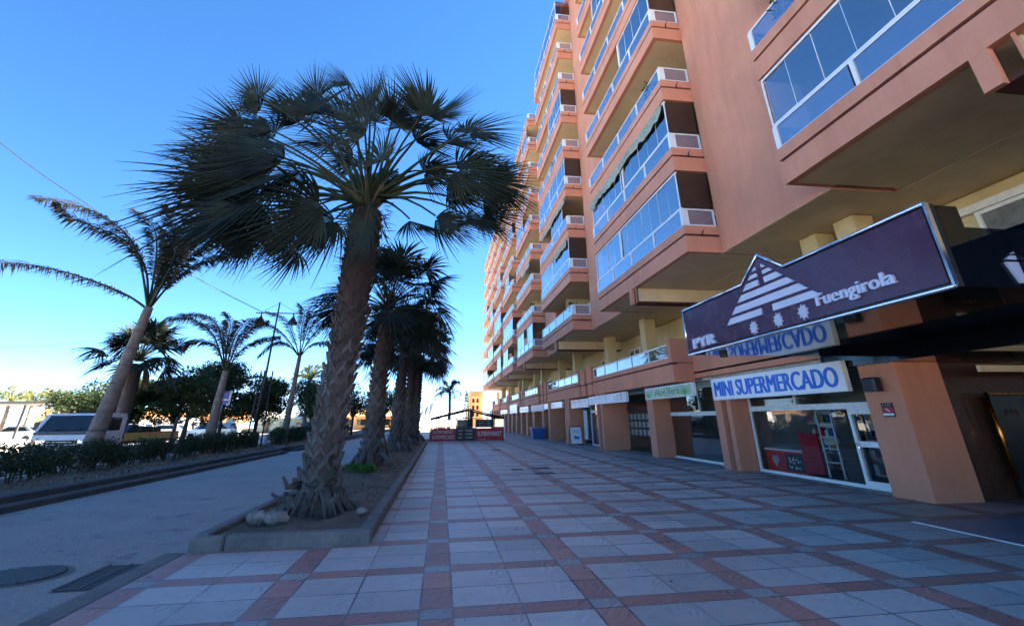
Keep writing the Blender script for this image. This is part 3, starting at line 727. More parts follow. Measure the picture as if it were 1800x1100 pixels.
for a in range(9):
    q = R_(20+a*17); L = .62; mb.prism([(8.358, 16.55-.03*math.sin(q), 2.24+.0), (8.358, 16.55+L*.5*math.cos(q)-.03, 2.25+.16*math.sin(q)), (8.358, 16.55+L*math.cos(q), 2.25+.33*math.sin(q)), (8.358, 16.55+L*.5*math.cos(q)+.05, 2.25+.14*math.sin(q))], (-.004, 0, 0))
for a in range(6):
    q = R_(30+a*22); mb.prism([(8.358, 19.7, 2.24), (8.358, 19.7+.3*math.cos(q)-.04, 2.25+.14*math.sin(q)), (8.358, 19.7+.45*math.cos(q), 2.25+.3*math.sin(q)), (8.358, 19.7+.3*math.cos(q)+.05, 2.25+.13*math.sin(q))], (-.004, 0, 0))
mb.build('leaf_picture', 'greenleaf', o)
mb = MB(); marks_mb(mb, 7, (8.358, 18.2, 2.235), NY, UZ, 1.0, .045, .004); mb.build('small_lettering', 'black', o)
o = sign('estate_agent_sign', 'long pale faded sign with a red letter at its right end, above the estate agent', 8.30, 22.2, 28.2, 2.2, 2.63, 'signgrey')
mb = MB(); text_mb(mb, 'T', (8.297, 23.1, 2.3), NY, UZ, .5, .25, .006, .02); mb.build('lettering', 'redtext', o)
mb = MB(); marks_mb(mb, 11, (8.297, 27.3, 2.3), NY, UZ, 3.4, .2, .004); mb.build('faint_lettering', 'white', o)
o = sign('pizzeria_sign', 'pale faded sign with small red capitals left of the long estate sign', 8.30, 28.35, 32.3, 2.1, 2.58, 'signgrey')
mb = MB(); marks_mb(mb, 7, (8.297, 31.9, 2.4), NY, UZ, 3.2, .12, .006); mb.build('lettering', 'redtext', o)
o = sign('arcade_sign', 'pale grey shop sign hanging under the second terrace parapet, farther right half', 8.25, 34.6, 40.9, 2.2, 2.62, 'signwhite')
mb = MB(); marks_mb(mb, 8, (8.247, 39.3, 2.3), NY, UZ, 3., .2, .004); mb.build('lettering', 'signgrey', o)
sign('arcade_sign', 'pinkish pale shop sign hanging under the second terrace parapet, farther left half', 8.25, 41.1, 47.2, 2.1, 2.6, mat('pink_faded_sign', (.60, .45, .42), .5, .2, 2))
for j, (a, b) in enumerate(((48.5, 54), (56, 62), (64.5, 72))):
    o = sign('arcade_sign', ['white shop sign on the parapet just beyond the pinkish sign', 'bright white sign with a grey scribble above the far pillars', 'farthest and smallest white shop sign of the arcade'][j], 8.22, a, b, 2.1, 2.62+.4*(j == 1), 'signwhite')
    mb = MB(); marks_mb(mb, 10, (8.217, b-.5, 2.25), NY, UZ, (b-a)*.8, .22, .004); mb.build('lettering', 'black', o)

# hotel canopy
XC, C0, C1, CZ, CT = 5.62, 4.44, 10.74, 2.87, 3.89
o = empty('hotel_canopy', (7.4, 7.5, CZ), 'large aubergine and black hotel canopy sign with silver pyramid, stars and lettering', 'canopy sign')
prof = [(C0, CZ), (C0, CT), (7.04, CT), (7.64, 4.30), (8.24, CT), (C1, CT), (C1, CZ)]
mb = MB(); mb.prism([(XC+.06, y, z) for y, z in prof], (.10, 0, 0)); mb.build('sign_body', 'black', o)
mb = MB(); mb.prism([(XC+.03, C0+.05, CZ+.05), (XC+.03, C0+.05, CT-.05), (XC+.03, 7.02, CT-.05), (XC+.03, 7.64, 4.24), (XC+.03, 8.26, CT-.05), (XC+.03, C1-.05, CT-.05), (XC+.03, C1-.05, CZ+.05)], (.028, 0, 0)); mb.build('sign_face', 'purple', o)
mb = MB()
n = len(prof)
for k in range(n):
    a, b = prof[k], prof[(k+1) % n]; d = Vector((0, b[0]-a[0], b[1]-a[1])).normalized()
    mb.tube([(XC+.035, a[0], a[1]), (XC+.035, b[0], b[1])], .028, 6)
mb.box(XC-.005, C0-.035, CZ, XC+.05, C0-.002, CT); mb.build('chrome_border', 'chrome', o)
mb = MB()                                            # striped pyramid emblem
def bar(mb, z0, z1, l0, l1, r0, r1): mb.prism([(XC+.028, l0, z0), (XC+.028, l1, z1), (XC+.028, r1, z1), (XC+.028, r0, z0)], (-.03, 0, 0))
ap, bz, az = 7.64, 3.22, 4.16; hw = 1.30
def edge(z, s): return ap+s*hw*(az-z)/(az-bz)
zz = [3.22, 3.39, 3.57, 3.74, 3.90, 4.02, 4.14]
for k in range(6):
    z0, z1 = zz[k], zz[k+1]-.055
    if k == 0: bar(mb, z0, z1, edge(z0, 1), edge(z1, 1), ap+.16, ap+.16); bar(mb, z0, z1, ap-.16, ap-.16, edge(z0, -1), edge(z1, -1))
    elif k in (1, 2): bar(mb, z0, z1, edge(z0, 1), edge(z1, 1), edge(z0, -1), edge(z1, -1))
    else:
        if edge(z1, 1) > ap+.1: bar(mb, z0, z1, edge(z0, 1), edge(z1, 1), ap+.09, ap+.09)
        bar(mb, z0, z1, ap-.09, ap-.09, min(edge(z0, -1), ap-.10), min(edge(z1, -1), ap-.095))
mb.build('pyramid_emblem', 'letter', o)
for (yy, z) in ((8.12, 3.04), (7.42, 3.05), (6.80, 3.06)):
    mb = MB(); 
    for k in range(9):
        q = 2*math.pi*k/9; a = (math.cos(q), math.sin(q)); p = (-a[1], a[0])
        mb.prism([(XC+.028, yy, z), (XC+.028, yy+a[0]*.07+p[0]*.028, z+a[1]*.07+p[1]*.028), (XC+.028, yy+a[0]*.125, z+a[1]*.125), (XC+.028, yy+a[0]*.07-p[0]*.028, z+a[1]*.07-p[1]*.028)], (-.03, 0, 0))
    mb.build('star', 'letter', o)
mb = MB()
for k in range(5): text_mb(mb, 'PYR', (XC+.028, 10.42-k*.022, 2.96), NY, UZ, .90, .21, .036+k*.002)
mb; mb.build('lettering', 'letter', o)
mb = MB(); text_mb(mb, 'Fuengirola', (XC+.028, 6.48, 3.02), NY, UZ, 1.37, .24, .035, .012); text_mb(mb, 'Fuengirola', (XC+.028, 6.465, 3.02), NY, UZ, 1.37, .24, .037); text_mb(mb, 'Fuengirola', (XC+.028, 6.45, 3.02), NY, UZ, 1.37, .24, .039); mb.build('place_lettering', 'letter', o)
# black glossy box between sign and building; its polished underside mirrors the street
mb = MB(); mb.box(XC+.165, C0, CZ, 6.1, C1, CT-.02); mb.box(6.102, C0, CZ, 9.19, C1-.003, 3.60); mb.build('canopy_box', 'blackgloss', o)
mb = MB(); mb.box(9.16, -5.9, 2.56, 15.5, 10.89, 2.866); mb.box(9.2, -5.9, 2.868, 9.4, 10.89, 3.6); mb.box(6.6, -5.9, 2.868, 9.19, C0-.003, 3.58); mb.build('canopy_ceiling', 'blackgloss', o)
mb = MB()                                            # second emblem on the face across the pavement
Yc = C0-.004
for k in range(5):
    z0 = 3.20+k*.075; w = .60*(1-k/5.4); w1 = .60*(1-(k+.7)/5.4); mb.prism([(7.05-w, Yc, z0), (7.05+w, Yc, z0), (7.05+w1, Yc, z0+.05), (7.05-w1, Yc, z0+.05)], (0, -.03, 0))
mb.prism([(6.43, Yc, 3.17), (6.52, Yc, 2.92), (7.6, Yc, 2.92), (7.67, Yc, 3.17)], (0, -.03, 0)); mb.build('side_emblem', 'letter', o)
mb = MB(); mb.disc((6.35, 10.45), .09, 2.79, 2.868, 16); mb.build('downlight', 'black', o)
# hotel entrance
o = empty('hotel_entrance', (11, 8.9, 0), 'dark glossy brown hotel entrance with copper-framed glass door', 'entrance')
mb = MB(); mb.box(10.32, 9.1, 0, 15.5, 9.45, 2.555); mb.build('wall', 'brown', o)
mb = MB(); mb.tube([(11.0, 8.85, .35), (11.0, 8.85, 1.95)], .035, 10); mb.box(11.04, 8.83, 1.90, 14, 8.86, 1.93); mb.build('door_frame', 'copper', o)
mb = MB(); mb.box(11.06, 8.9, .05, 14, 8.92, 1.88); mb.build('door_glass', 'darkpane', o)
mb = MB(); text_mb(mb, 'PYR', (11.35, 8.895, 1.5), (1, 0, 0), UZ, .35, .12, .004); mb.build('lettering', 'rust', o)
mb = MB(); mb.box(10.4, 8.3, 2.30, 15, 8.36, 2.42); mb.build('lintel', 'soffit', o)
mb = MB(); mb.box(12.4, 1, 0, 12.6, 9.1, 2.555); mb.build('back_wall', 'brown', o)
# small things on the near pier
o = empty('alarm_plate', (9.22, 9.45, 1.5), 'small black and red alarm notice plate on the pier', 'notice')
mb = MB(); mb.box(9.222, 9.32, 1.5, 9.238, 9.60, 1.77); mb.build('plate', 'black', o)
mb = MB(); mb.box(9.216, 9.33, 1.575, 9.2215, 9.59, 1.685); mb.build('red_band', 'red', o)
mb = MB(); mb.box(9.214, 9.33, 1.525, 9.2215, 9.59, 1.57); mb.prism([(9.2155, 9.52, 1.66), (9.2155, 9.49, 1.665), (9.2155, 9.40, 1.61), (9.2155, 9.43, 1.60)], (-.004, 0, 0)); marks_mb(mb, 6, (9.2155, 9.56, 1.715), NY, UZ, .2, .03, .003); mb.build('white_mark', 'paper', o)
o = empty('wall_speaker', (9.1, 9.5, 2.0), 'black box speaker mounted high on the pier beside the blue-lettered sign', 'speaker')
mb = MB(); mb.bevbox(9.0, 9.38, 2.0, 9.2, 9.72, 2.28, .03); mb.build('cabinet', 'black', o); mb = MB(); mb.box(9.2, 9.5, 2.1, 9.239, 9.6, 2.2); mb.build('mount', 'iron', o)

# things along the shops
o = empty('sandwich_board', (8.3, 30.6, 0), 'A-frame pavement board with white face and red rim by the far shop', 'sandwich board')
def p_on(x0, z0, y, t): return (x0, y+t, z0)
mb = MB(); mb.prism([(7.75, 30.55, .12), (8.45, 30.55, .12), (8.45, 30.75, 1.02), (7.75, 30.75, 1.02)], (0, .03, 0)); mb.build('board', 'paper', o)
mb = MB()
for a, b in (((7.75, 30.54, .0), (7.75, 30.78, 1.06)), ((8.45, 30.54, 0), (8.45, 30.78, 1.06)), ((7.75, 31.1, 0), (7.75, 30.8, 1.06)), ((8.45, 31.1, 0), (8.45, 30.8, 1.06)), ((7.75, 30.78, 1.06), (8.45, 30.78, 1.06)), ((7.75, 30.55, .1), (8.45, 30.55, .1))): mb.tube([a, b], .025, 6)
mb.build('frame', mat('brown_wood', (.2, .07, .04), .6), o)
mb = MB(); mb.prism([(7.95, 30.6, .40), (8.25, 30.6, .36), (8.3, 30.62, .48), (8.0, 30.63, .56)], (0, -.012, 0)); marks_mb(mb, 4, (7.9, 30.67, .75), (1, 0, 0), (0, .2, .98), .4, .12, .01); mb.build('lettering', 'signblue', o)
o = empty('blue_bin', (8.3, 42.6, 0), 'low blue plastic bin against the arcade pillar', 'bin')
mb = MB(); mb.prism([(7.4, 41.4, 0), (8.3, 41.4, 0), (8.4, 41.35, .78), (7.3, 41.35, .78)], (0, .9, 0)); mb.build('body', 'blue', o)
mb = MB(); mb.box(7.26, 41.3, .781, 8.44, 42.3, .85); mb.build('lid', mat('pale_blue_lid', (.12, .3, .5), .5), o)
o = MB(); o.bevbox(8.36, 34.0, 1.05, 8.39, 34.3, 1.4, .01); tag(o.build('wall_plaque', 'redpanel', base=(8.37, 34.1, 1.0)), 'small dark red plaque on a far arcade pillar', 'plaque')

# ------------------------------------------------------------------ terrace enclosure at the end of the walk
o = empty('terrace_enclosure', (2, 40, 0), 'black framed bar terrace enclosure with red supermarket banners and a peaked roof frame', 'bar terrace')
x0, x1, yk, zt = -.8, 4.85, 39.9, 1.55
mb = MB()
for x in (x0, x0+.45, 1.16, 2.66, 4.1, x1): mb.box(x-.035, yk, 0, x+.035, yk+.07, zt)
mb.box(x0, yk+.001, zt, x1, yk+.069, zt+.06)
for x in (x0, x1):
    mb.box(x-.035, yk+6, 0, x+.035, yk+6.07, zt); mb.box(x-.03, yk+.07, zt, x+.03, yk+6, zt+.06)
for z in (.93,): mb.box(x0+.04, yk+.08, z, x1-.04, yk+.12, z+.04)
for a, b in (((x0, yk, 1.6), (2.0, yk+.5, 2.25)), ((x1, yk, 1.6), (2.2, yk+.5, 2.25)), ((x0, yk, 1.52), (2.0, yk+.5, 2.13)), ((x1, yk, 1.52), (2.2, yk+.5, 2.13)), ((x0, yk+6, 1.6), (2.0, yk+5.5, 2.25)), ((x1, yk+6, 1.6), (2.2, yk+5.5, 2.25)), ((2.1, yk+.5, 2.25), (2.1, yk+5.5, 2.25)), ((2.1, yk+.5, 2.25), (2.1, yk+.5, 1.0))): mb.tube([a, b], .045, 6)
mb.tube([(2.3, yk+.3, 1.0), (2.3, yk+.3, 2.2)], .12, 8)
mb.build('frame', 'black', o)
mb = MB(); mb.box(x0+.04, yk-.03, .02, 1.12, yk-.005, .90); b1 = mb.build('red_banner', 'red', o)
mb = MB(); text_mb(mb, 'SUPERMARKET', (x0+.2, yk-.031, .54), (1, 0, 0), UZ, 1.55, .24, .006, .01); text_mb(mb, 'SUPERMERCADO', (x0+.16, yk-.031, .16), (1, 0, 0), UZ, 1.68, .28, .006, .01); mb.build('lettering', 'paper', b1)
mb = MB(); mb.box(1.16, yk-.03, .02, 2.62, yk-.005, .92); b2 = mb.build('black_banner', 'black', o)
mb = MB(); 
for k in range(3): marks_mb(mb, 10, (1.34, yk-.031, .68-k*.24), (1, 0, 0), UZ, 1.1, .14, .006, .005)
mb.build('lettering', 'paper', b2)
mb = MB(); mb.box(2.66, yk-.03, .02, x1-.04, yk-.005, .90); b3 = mb.build('red_banner', 'red', o)
mb = MB(); text_mb(mb, 'SUPERMARKET', (2.8, yk-.031, .34), (1, 0, 0), UZ, 1.85, .32, .006, .015); marks_mb(mb, 14, (2.9, yk-.031, .08), (1, 0, 0), UZ, .8, .08, .004); mb.build('lettering', 'paper', b3)
mb = MB(); mb.box(2.66, yk-.025, .95, 4.02, yk-.003, 1.52); b4 = mb.build('menu_board', 'black', o)
mb = MB()
for k in range(3): marks_mb(mb, 11, (2.9, yk-.026, 1.36-k*.17), (1, 0, 0), UZ, .85, .08, .004)
mb.build('lettering', 'paper', b4)
mb = MB(); mb.face([(4.12, yk-.01, .95), (x1-.05, yk-.01, .95), (x1-.05, yk-.01, 1.52), (4.12, yk-.01, 1.52)]); mb.build('clear_screen', glass('clear_screen_right', (.8, .85, .85), .12), o); mb = MB(); mb.face([(x0+.5, yk-.01, .95), (1.1, yk-.01, .95), (1.1, yk-.01, 1.52), (x0+.5, yk-.01, 1.52)]); mb.build('clear_screen', glass('clear_screen', (.8, .85, .85), .12), o)
mb = MB(); mb.box(x1-.03, yk-.04, .1, x1+.06, yk-.01, 1.52); mb.build('white_strip', 'paper', o)
mb = MB(); mb.box(1.3, yk+3, 0, 2.6, yk+3.5, 1.5); mb.box(-.3, yk+5, 0, .4, yk+5.4, 1.45); mb.build('bar_counter', 'cardark', o)

# ------------------------------------------------------------------ palms
def fan_leaf(mb, P, d, n, R, segs, wind, r, span=125, mi=0):
    mb.cur = mi; mb.smooth = False
    d = d.normalized(); s = d.cross(n).normalized(); n = s.cross(d).normalized()
    sp = R_(span); fold_ = r.uniform(.1, .45)*r.choice((-1, 1))
    for k in range(segs):
        a = -sp+2*sp*(k+.5)/segs+r.uniform(-.02, .02); da = sp/segs
        dr = (d*math.cos(a)+s*math.sin(a)).normalized(); L = R*(.80+.22*math.cos(a))*r.uniform(.78, 1.12)
        sd = (d*-math.sin(a)+s*math.cos(a))
        cup = n*(fold_*L*(1-math.cos(a)))
        pts = []; bend = r.uniform(.7, 1.35)
        for t in (0.04, .25, .46, .62, .78, .9, 1.0):
            q = P+dr*(L*t)+cup*t
            if t > .25: q = q+(wind*((t-.25)**1.5)*L*bend)
            w = L*t*math.tan(da)*1.02 if t <= .5 else L*.48*math.tan(da)*(max(0, (1-t)/.5)**1.1*.85+.10)
            pts.append((q, max(w if t < 1 else 0, .003)))
        i = len(mb.v)
        for j, (q, w) in enumerate(pts):
            fold = n*(w*.5)
            mb.v += [tuple(q-sd*w), tuple(q+fold), tuple(q+sd*w)]
        for j in range(len(pts)-1):
            for c in (0, 1):
                mb.f.append((i+j*3+c, i+j*3+c+1, i+j*3+3+c+1, i+j*3+3+c)); mb.mi.append(mi); mb.sm.append(False)
def petiole(mb, C, P, r, mi=1, sag=.18, w=.035):
    mb.cur = mi; d = P-C; L = d.length; pts = []
    for k in range(6):
        t = k/5; pts.append(C+d*t+Vector((0, 0, sag*L*math.sin(t*math.pi*.9)*.6)))
    mb.tube(pts, [w*1.3, w*1.05, w*.85, w*.7, w*.6, w*.55], 5, False)
    return (pts[-1]-pts[-2]).normalized()
def lerp_tab(tab, z):
    for (a, b), (c, d) in zip(tab, tab[1:]):
        if z <= c: return b+(d-b)*max(0, z-a)/(c-a)
    return tab[-1][1]
R1 = [(0, .58), (.12, .52), (.3, .40), (.45, .33), (.7, .29), (1.2, .25), (2.6, .235), (3.3, .27), (4.2, .30), (5.2, .31), (6, .27)]
X1 = [(0, -.16), (.6, -.16), (1.2, -.13), (2, -.08), (3, 0), (5, .08), (6, .10)]
def trunk_profile(z, H, rb, rt):
    if rb == .66: return lerp_tab(R1, z)
    return rt+(rb-rt)*math.exp(-z*3.2)+.06*(1-z/H)
def trunk_off(z, H, rb, lean): return lerp_tab(X1, z) if rb == .66 else lean[0]*(z/H)**2
def palm_trunk(mb, x, y, z0, H, rb, rt, r, boots=True, lean=(0, 0), dens=1.):
    n = 26; pts = []; rad = []
    for k in range(n+1):
        z = H*k/n; pts.append((x+trunk_off(z, H, rb, lean), y, z0+z)); rad.append(trunk_profile(z, H, rb, rt)*r.uniform(.97, 1.03))
    mb.cur = 0; mb.tube(pts, rad, 20)
    if not boots: return
    rows = int(H/.20*dens)
    for q in range(rows):
        z = .22+q*(H-.3)/rows; rr = trunk_profile(z, H, rb, rt); nb = 8; fade = 1 if z < H*.62 else .55
        for j in range(nb):
            th = 2*math.pi*(j+.5*(q % 2)+r.uniform(-.1, .1))/nb; out = r.uniform(.045, .09)*fade; up = r.uniform(.17, .25)*(1.1 if z < H*.5 else .8)
            dth = math.pi/nb*1.35
            def P(t, dz, o):
                zz = z+dz
                return (x+trunk_off(max(zz, 0), H, rb, lean)+(rr+o)*math.cos(t), y+(rr+o)*math.sin(t), z0+zz)
            w = .10*r.uniform(.75, 1.25)
            mb.cur = 0 if r.random() < (.4 if z < H*.5 else 1.1) else 1
            for s in (-1, 1):                       # two legs of the split leaf base crossing up to the stub
                a0, a1 = th+s*dth, th-s*dth*.12
                A = [P(a0, -up*.5, .0), P(a0, -up*.5+w*.6, .012), P(a1, up*.62+w*.6, out+.035), P(a1, up*.62-w*.6, out)]
                B = [P(a0, -up*.5, -.03), P(a0, -up*.5+w*.6, -.03), P(a1, up*.62+w*.6, out-.02), P(a1, up*.62-w*.6, out-.035)]
                i = len(mb.v); mb.v += A+B
                for f in ((0, 1, 2, 3), (7, 6, 5, 4), (0, 4, 5, 1), (1, 5, 6, 2), (2, 6, 7, 3), (3, 7, 4, 0)): mb.f.append(tuple(i+k for k in f)); mb.mi.append(mb.cur); mb.sm.append(False)
M['boot'] = mat('cut_leaf_base', (.12, .105, .094), .92, .22, 2.5, .8, 70)

# palm one: nearest
P1 = empty('fan_palm', (-1.9, 9.85, .12), 'tall nearest fan palm with windswept dark fronds and a thick criss-cross trunk', 'palm tree', 'fan palms in the planter')
r = random.Random(21)
mb = MB(); palm_trunk(mb, -1.92, 9.85, .0, 5.75, .66, .35, r, True, (.1, 0))
for k in range(40):                                   # fibrous root skirt and old bases round the foot
    a = k*.157+r.uniform(-.1, .1); o_ = Vector((math.cos(a), math.sin(a), 0)); b = Vector((-2.06, 9.85, .12)); t_ = Vector((-math.sin(a), math.cos(a), 0))*r.uniform(-.25, .25)
    mb.cur = 0; mb.tube([b+o_*.30+Vector((0, 0, .40)), b+o_*.44+t_*.4+Vector((0, 0, .18)), b+o_*r.uniform(.54, .72)+t_*.6+Vector((0, 0, -.03))], [.05, .045, .02], 5)
for (ox, oz, tx, tz) in ((-.42, .36, -.86, .46), (-.42, .55, -.70, .70), (.12, .9, .3, 1.02)):
    mb.cur = 0; mb.tube([(-1.92+ox, 9.6, oz), (-1.92+(ox+tx)/2, 9.45, oz-.01), (-1.92+tx*.92, 9.42, tz)], [.07, .045, .02], 5)
mb.build('trunk', ['trunk', 'boot'], P1)
fr = [(605,215,112,.3,135),(565,205,140,-.5,120),(650,190,88,.5,100),(690,210,70,0,105),(745,200,75,-.3,105),(775,205,50,.4,105),(640,225,120,-1.2,110),(705,225,85,1,100),
 (520,205,128,.8,100),(480,235,155,.2,130),(430,232,165,.7,110),(500,265,172,-.6,140),(460,290,182,.5,150),(430,325,188,-.2,150),(520,305,196,-1,130),(450,352,196,.3,150),(430,370,196,-.5,125),(480,390,200,.6,115),(505,418,205,-.2,85),(400,300,172,.8,120),(560,365,188,-1.2,120),(430,400,200,.9,100),(380,265,160,1.4,100),
 (790,250,32,.2,110),(825,235,42,-.5,100),(830,285,12,.4,105),(805,300,335,-.7,100),(785,330,350,.5,100),(845,320,352,.1,95),(765,385,350,-.5,110),(820,385,345,.2,100),(720,388,335,.6,100),(645,388,262,-1.3,85),(590,388,212,-.8,105),(700,300,200,.3,80),(620,280,150,.6,90),(745,305,20,.9,90),(668,285,80,-1.,85),(860,300,18,.8,85),(870,320,350,-.3,80),(850,375,348,.5,85),(610,150,120,.2,70),(560,170,150,.6,80),(455,175,150,.3,80),(555,392,195,.3,80), (660,215,100,1.5,110),(590,250,140,1.4,110),(730,250,50,1.5,110)]
mb = MB(); C = at(648, 352, 9.85)
for (px, py, ang, dep, Rp) in fr:
    P = at(px, py, 9.85+dep*1.1); hz = at(px+60*math.cos(R_(ang)), py-60*math.sin(R_(ang))*.9, 9.85+dep*1.1)
    d = (hz-P).normalized()
    C2 = C+Vector((r.uniform(-.14, .14), r.uniform(-.14, .14), r.uniform(-.25, .15)))
    pd = petiole(mb, C2, P, r, 1, .12 if py < 300 else .22, .038)
    s = Vector((0, r.choice((-1, 1)), 0))*r.uniform(.35, .9)+Vector((-d.z, 0, d.x))*r.uniform(.45, .9)
    n = d.cross(s).normalized()
    right = px > 700
    wind = Vector((-.32 if not right else .36, r.uniform(-.15, .15), -.20 if py > 230 else -.04))+Vector((r.uniform(-.1, .1), r.uniform(-.1, .1), r.uniform(-.12, .12)))
    if py > 365: wind.z *= .35; wind.x *= .6
    if py < 215: wind = Vector((r.uniform(-.3, .3), 0, .12))
    R = Rp/86.
    fan_leaf(mb, P, d, n, R*.92, 38, wind, r, r.uniform(70, 125), 0)
    for q_ in range(2 if px < 560 else 1):             # bunched, twisted segments blown across the blade
        d2 = (d+Vector((r.uniform(-.5, .5), r.uniform(-.35, .35), r.uniform(-.55, .25)))).normalized()
        fan_leaf(mb, P+Vector((r.uniform(-.2, .2), r.uniform(-.2, .2), r.uniform(-.25, .05))), d2, (n+Vector((r.uniform(-.6, .6), r.uniform(-.6, .6), r.uniform(-.6, .6)))).normalized(), R*r.uniform(.55, .85), 24, wind*r.uniform(1.2, 2.6)+Vector((0, 0, -.18)), r, r.uniform(50, 95), 0)
for k in range(26):                                    # spears and short dead bases around the heart
    a = r.uniform(0, 6.28); e = r.uniform(.2, 1.3); q = Vector((math.cos(a)*math.cos(e), math.sin(a)*math.cos(e), math.sin(e)))
    mb.cur = 1 if e > .7 else 2; mb.tube([C+Vector((0, 0, -.35)), C+q*.4, C+q*r.uniform(.6, .9)], [.06, .035, .008], 5)
for k in range(120):
    a = r.uniform(0, 6.28); p = C+Vector((.34*math.cos(a), .34*math.sin(a), r.uniform(-.75, -.1))); e = p+Vector((r.uniform(.1, .38)*math.cos(a), r.uniform(.1, .38)*math.sin(a), r.uniform(-.55, .1))); mb.cur = r.choice((0, 2)); w_ = Vector((-math.sin(a), math.cos(a), 0))*.03
    mb.face([p-w_, (p+e)/2-w_*.8, e, (p+e)/2+w_*.8])
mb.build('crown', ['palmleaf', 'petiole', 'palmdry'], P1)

def crown(mb, C, pl, R, n, seed, segs=22, low=-.5, wind=Vector((-.1, 0, -.5))):
    r = random.Random(seed)
    for k in range(n):
        a = k*2.39996+r.uniform(-.3, .3); e = low+(1.35-low)*((k+.5)/n)**.85
        q = Vector((math.cos(a)*math.cos(e), math.sin(a)*math.cos(e), math.sin(e)))
        P = C+q*pl*r.uniform(.8, 1.15)
        petiole(mb, C, P, r, 1, .15, .03)
        d = (q+Vector((0, 0, -.25 if e < .4 else .0))+Vector((r.uniform(-.3, .3), r.uniform(-.3, .3), r.uniform(-.2, .2)))).normalized()
        s = Vector((-q.y, q.x, 0)).normalized()+Vector((r.uniform(-.4, .4), r.uniform(-.4, .4), r.uniform(-.7, .7))); nn = d.cross(s).normalized()
        fan_leaf(mb, P, d, nn, R*r.uniform(.85, 1.1), segs, wind+Vector((r.uniform(-.2, .2), r.uniform(-.2, .2), 0)), r, r.uniform(70, 115), 0)
        if k % 3 == 0: fan_leaf(mb, P+Vector((0, 0, -.1)), (d+Vector((r.uniform(-.5, .5), r.uniform(-.4, .4), r.uniform(-.6, .1)))).normalized(), (nn+Vector((r.uniform(-.5, .5), r.uniform(-.5, .5), 0))).normalized(), R*r.uniform(.6, .9), segs-6, wind*1.5, r, r.uniform(50, 90), 0)
# palms further along the planter: (x, y, crown height, petiole, blade, fronds)
more = [(-2.36, 18.8, 5.5, 1.75, 1.45, 40, 'second fan palm of the planter row, its shaggy crown showing right behind the nearest trunk'),
        (-2.25, 27.0, 5.0, 1.75, 1.4, 44, 'third fan palm of the planter row with a darker drooping crown'),
        (-2.1, 33.0, 5.8, 1.75, 1.4, 44, 'fourth fan palm of the planter row with a high round crown'),
        (-1.9, 38.6, 6.3, 1.8, 1.4, 44, 'farthest dark fan palm of the planter row, beside the red banners')]
for i, (x, y, h, pl_, bl, nf, lb) in enumerate(more):
    o = empty('fan_palm', (x, y, .1), lb, 'palm tree', 'fan palms in the planter'); r = random.Random(40+i)
    mb = MB(); palm_trunk(mb, x, y, 0, h-.15, .52 if i == 0 else .44, .24, r, True, (.12, 0), .85)
    for k in range(9):
        a = r.uniform(0, 6.28); o_ = Vector((math.cos(a), math.sin(a), 0)); b = Vector((x, y, .1)); mb.cur = r.randrange(2)
        mb.tube([b+o_*.4+Vector((0, 0, .4)), b+o_*.65+Vector((0, 0, .2)), b+o_*.85], [.10, .08, .04], 6)
    mb.build('trunk', ['trunk', 'boot'], o)
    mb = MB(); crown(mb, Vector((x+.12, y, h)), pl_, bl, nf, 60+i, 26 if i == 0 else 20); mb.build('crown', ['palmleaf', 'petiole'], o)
# stake, rocks, weeds in the planter
o = MB(); p, q = at(682, 806, 21.), at(669, 737, 21.); o.tube([p, q], .05, 6); tag(o.build('wooden_stake', 'treebark', base=p), 'thin dark leaning stake in the planter right of the second palm', 'stake')
def rock(x, y, z, s, seed, label, parent=None):
    r = random.Random(seed); mb = MB(); i0 = 0; n, m_ = 9, 6; vs = []
    for a in range(m_+1):
        for b in range(n):
            ph = math.pi*a/m_; th = 2*math.pi*b/n; k = s*r.uniform(.75, 1.15)
            vs.append((x+k*math.sin(ph)*math.cos(th)*1.3, y+k*math.sin(ph)*math.sin(th), z+k*math.cos(ph)*.75))
    mb.v = vs
    for a in range(m_):
        for b in range(n): mb.f.append((a*n+b, (a+1)*n+b, (a+1)*n+(b+1) % n, a*n+(b+1) % n)); mb.mi.append(0); mb.sm.append(False)
    return tag(mb.build('rock', 'rock', base=(x, y, z)), label, 'rock')
rock(-2.72, 8.95, .2, .13, 3, 'pale broken rock in the planter corner, left of the two'); rock(-2.42, 8.9, .2, .14, 8, 'pale broken rock next to the nearest palm foot, right of the two')
rock(-1.22, 9.3, .18, .08, 9, 'small pale stone at the kerb right of the nearest palm foot')
def tuft(name, m_, pts, n, s, label, cat, seed=1, kind=None):
    r = random.Random(seed); mb = MB()
    for (cx, cy, cz, rx, ry, rz) in pts:
        for k in range(n):
            p = Vector((cx+r.uniform(-rx, rx), cy+r.uniform(-ry, ry), cz+r.uniform(0, rz))); a = Vector((r.uniform(-1, 1), r.uniform(-1, 1), r.uniform(-.3, 1))).normalized()*s*r.uniform(.5, 1.2); b = a.cross(Vector((r.uniform(-1, 1), r.uniform(-1, 1), r.uniform(-1, 1)))).normalized()*s*.35
            mb.face([p, p+a*.5+b, p+a, p+a*.5-b])
    c = pts[0]; return tag(mb.build(name, m_, base=c[:3]), label, cat, None, kind)
tuft('weeds', 'weed', [(-2.45, 16.9, .14, .35, .5, .15), (-2.1, 16.5, .14, .25, .3, .1)], 260, .09, 'bright green weeds at the foot of the second planter palm', 'weeds', 4, 'stuff')
tuft('leaf_litter', 'palmdry', [(-2., 12 + k*3., .13, .9, 1.6, .03) for k in range(8)], 150, .05, 'dry leaf litter scattered over the planter soil', 'leaf litter', 6, 'stuff')

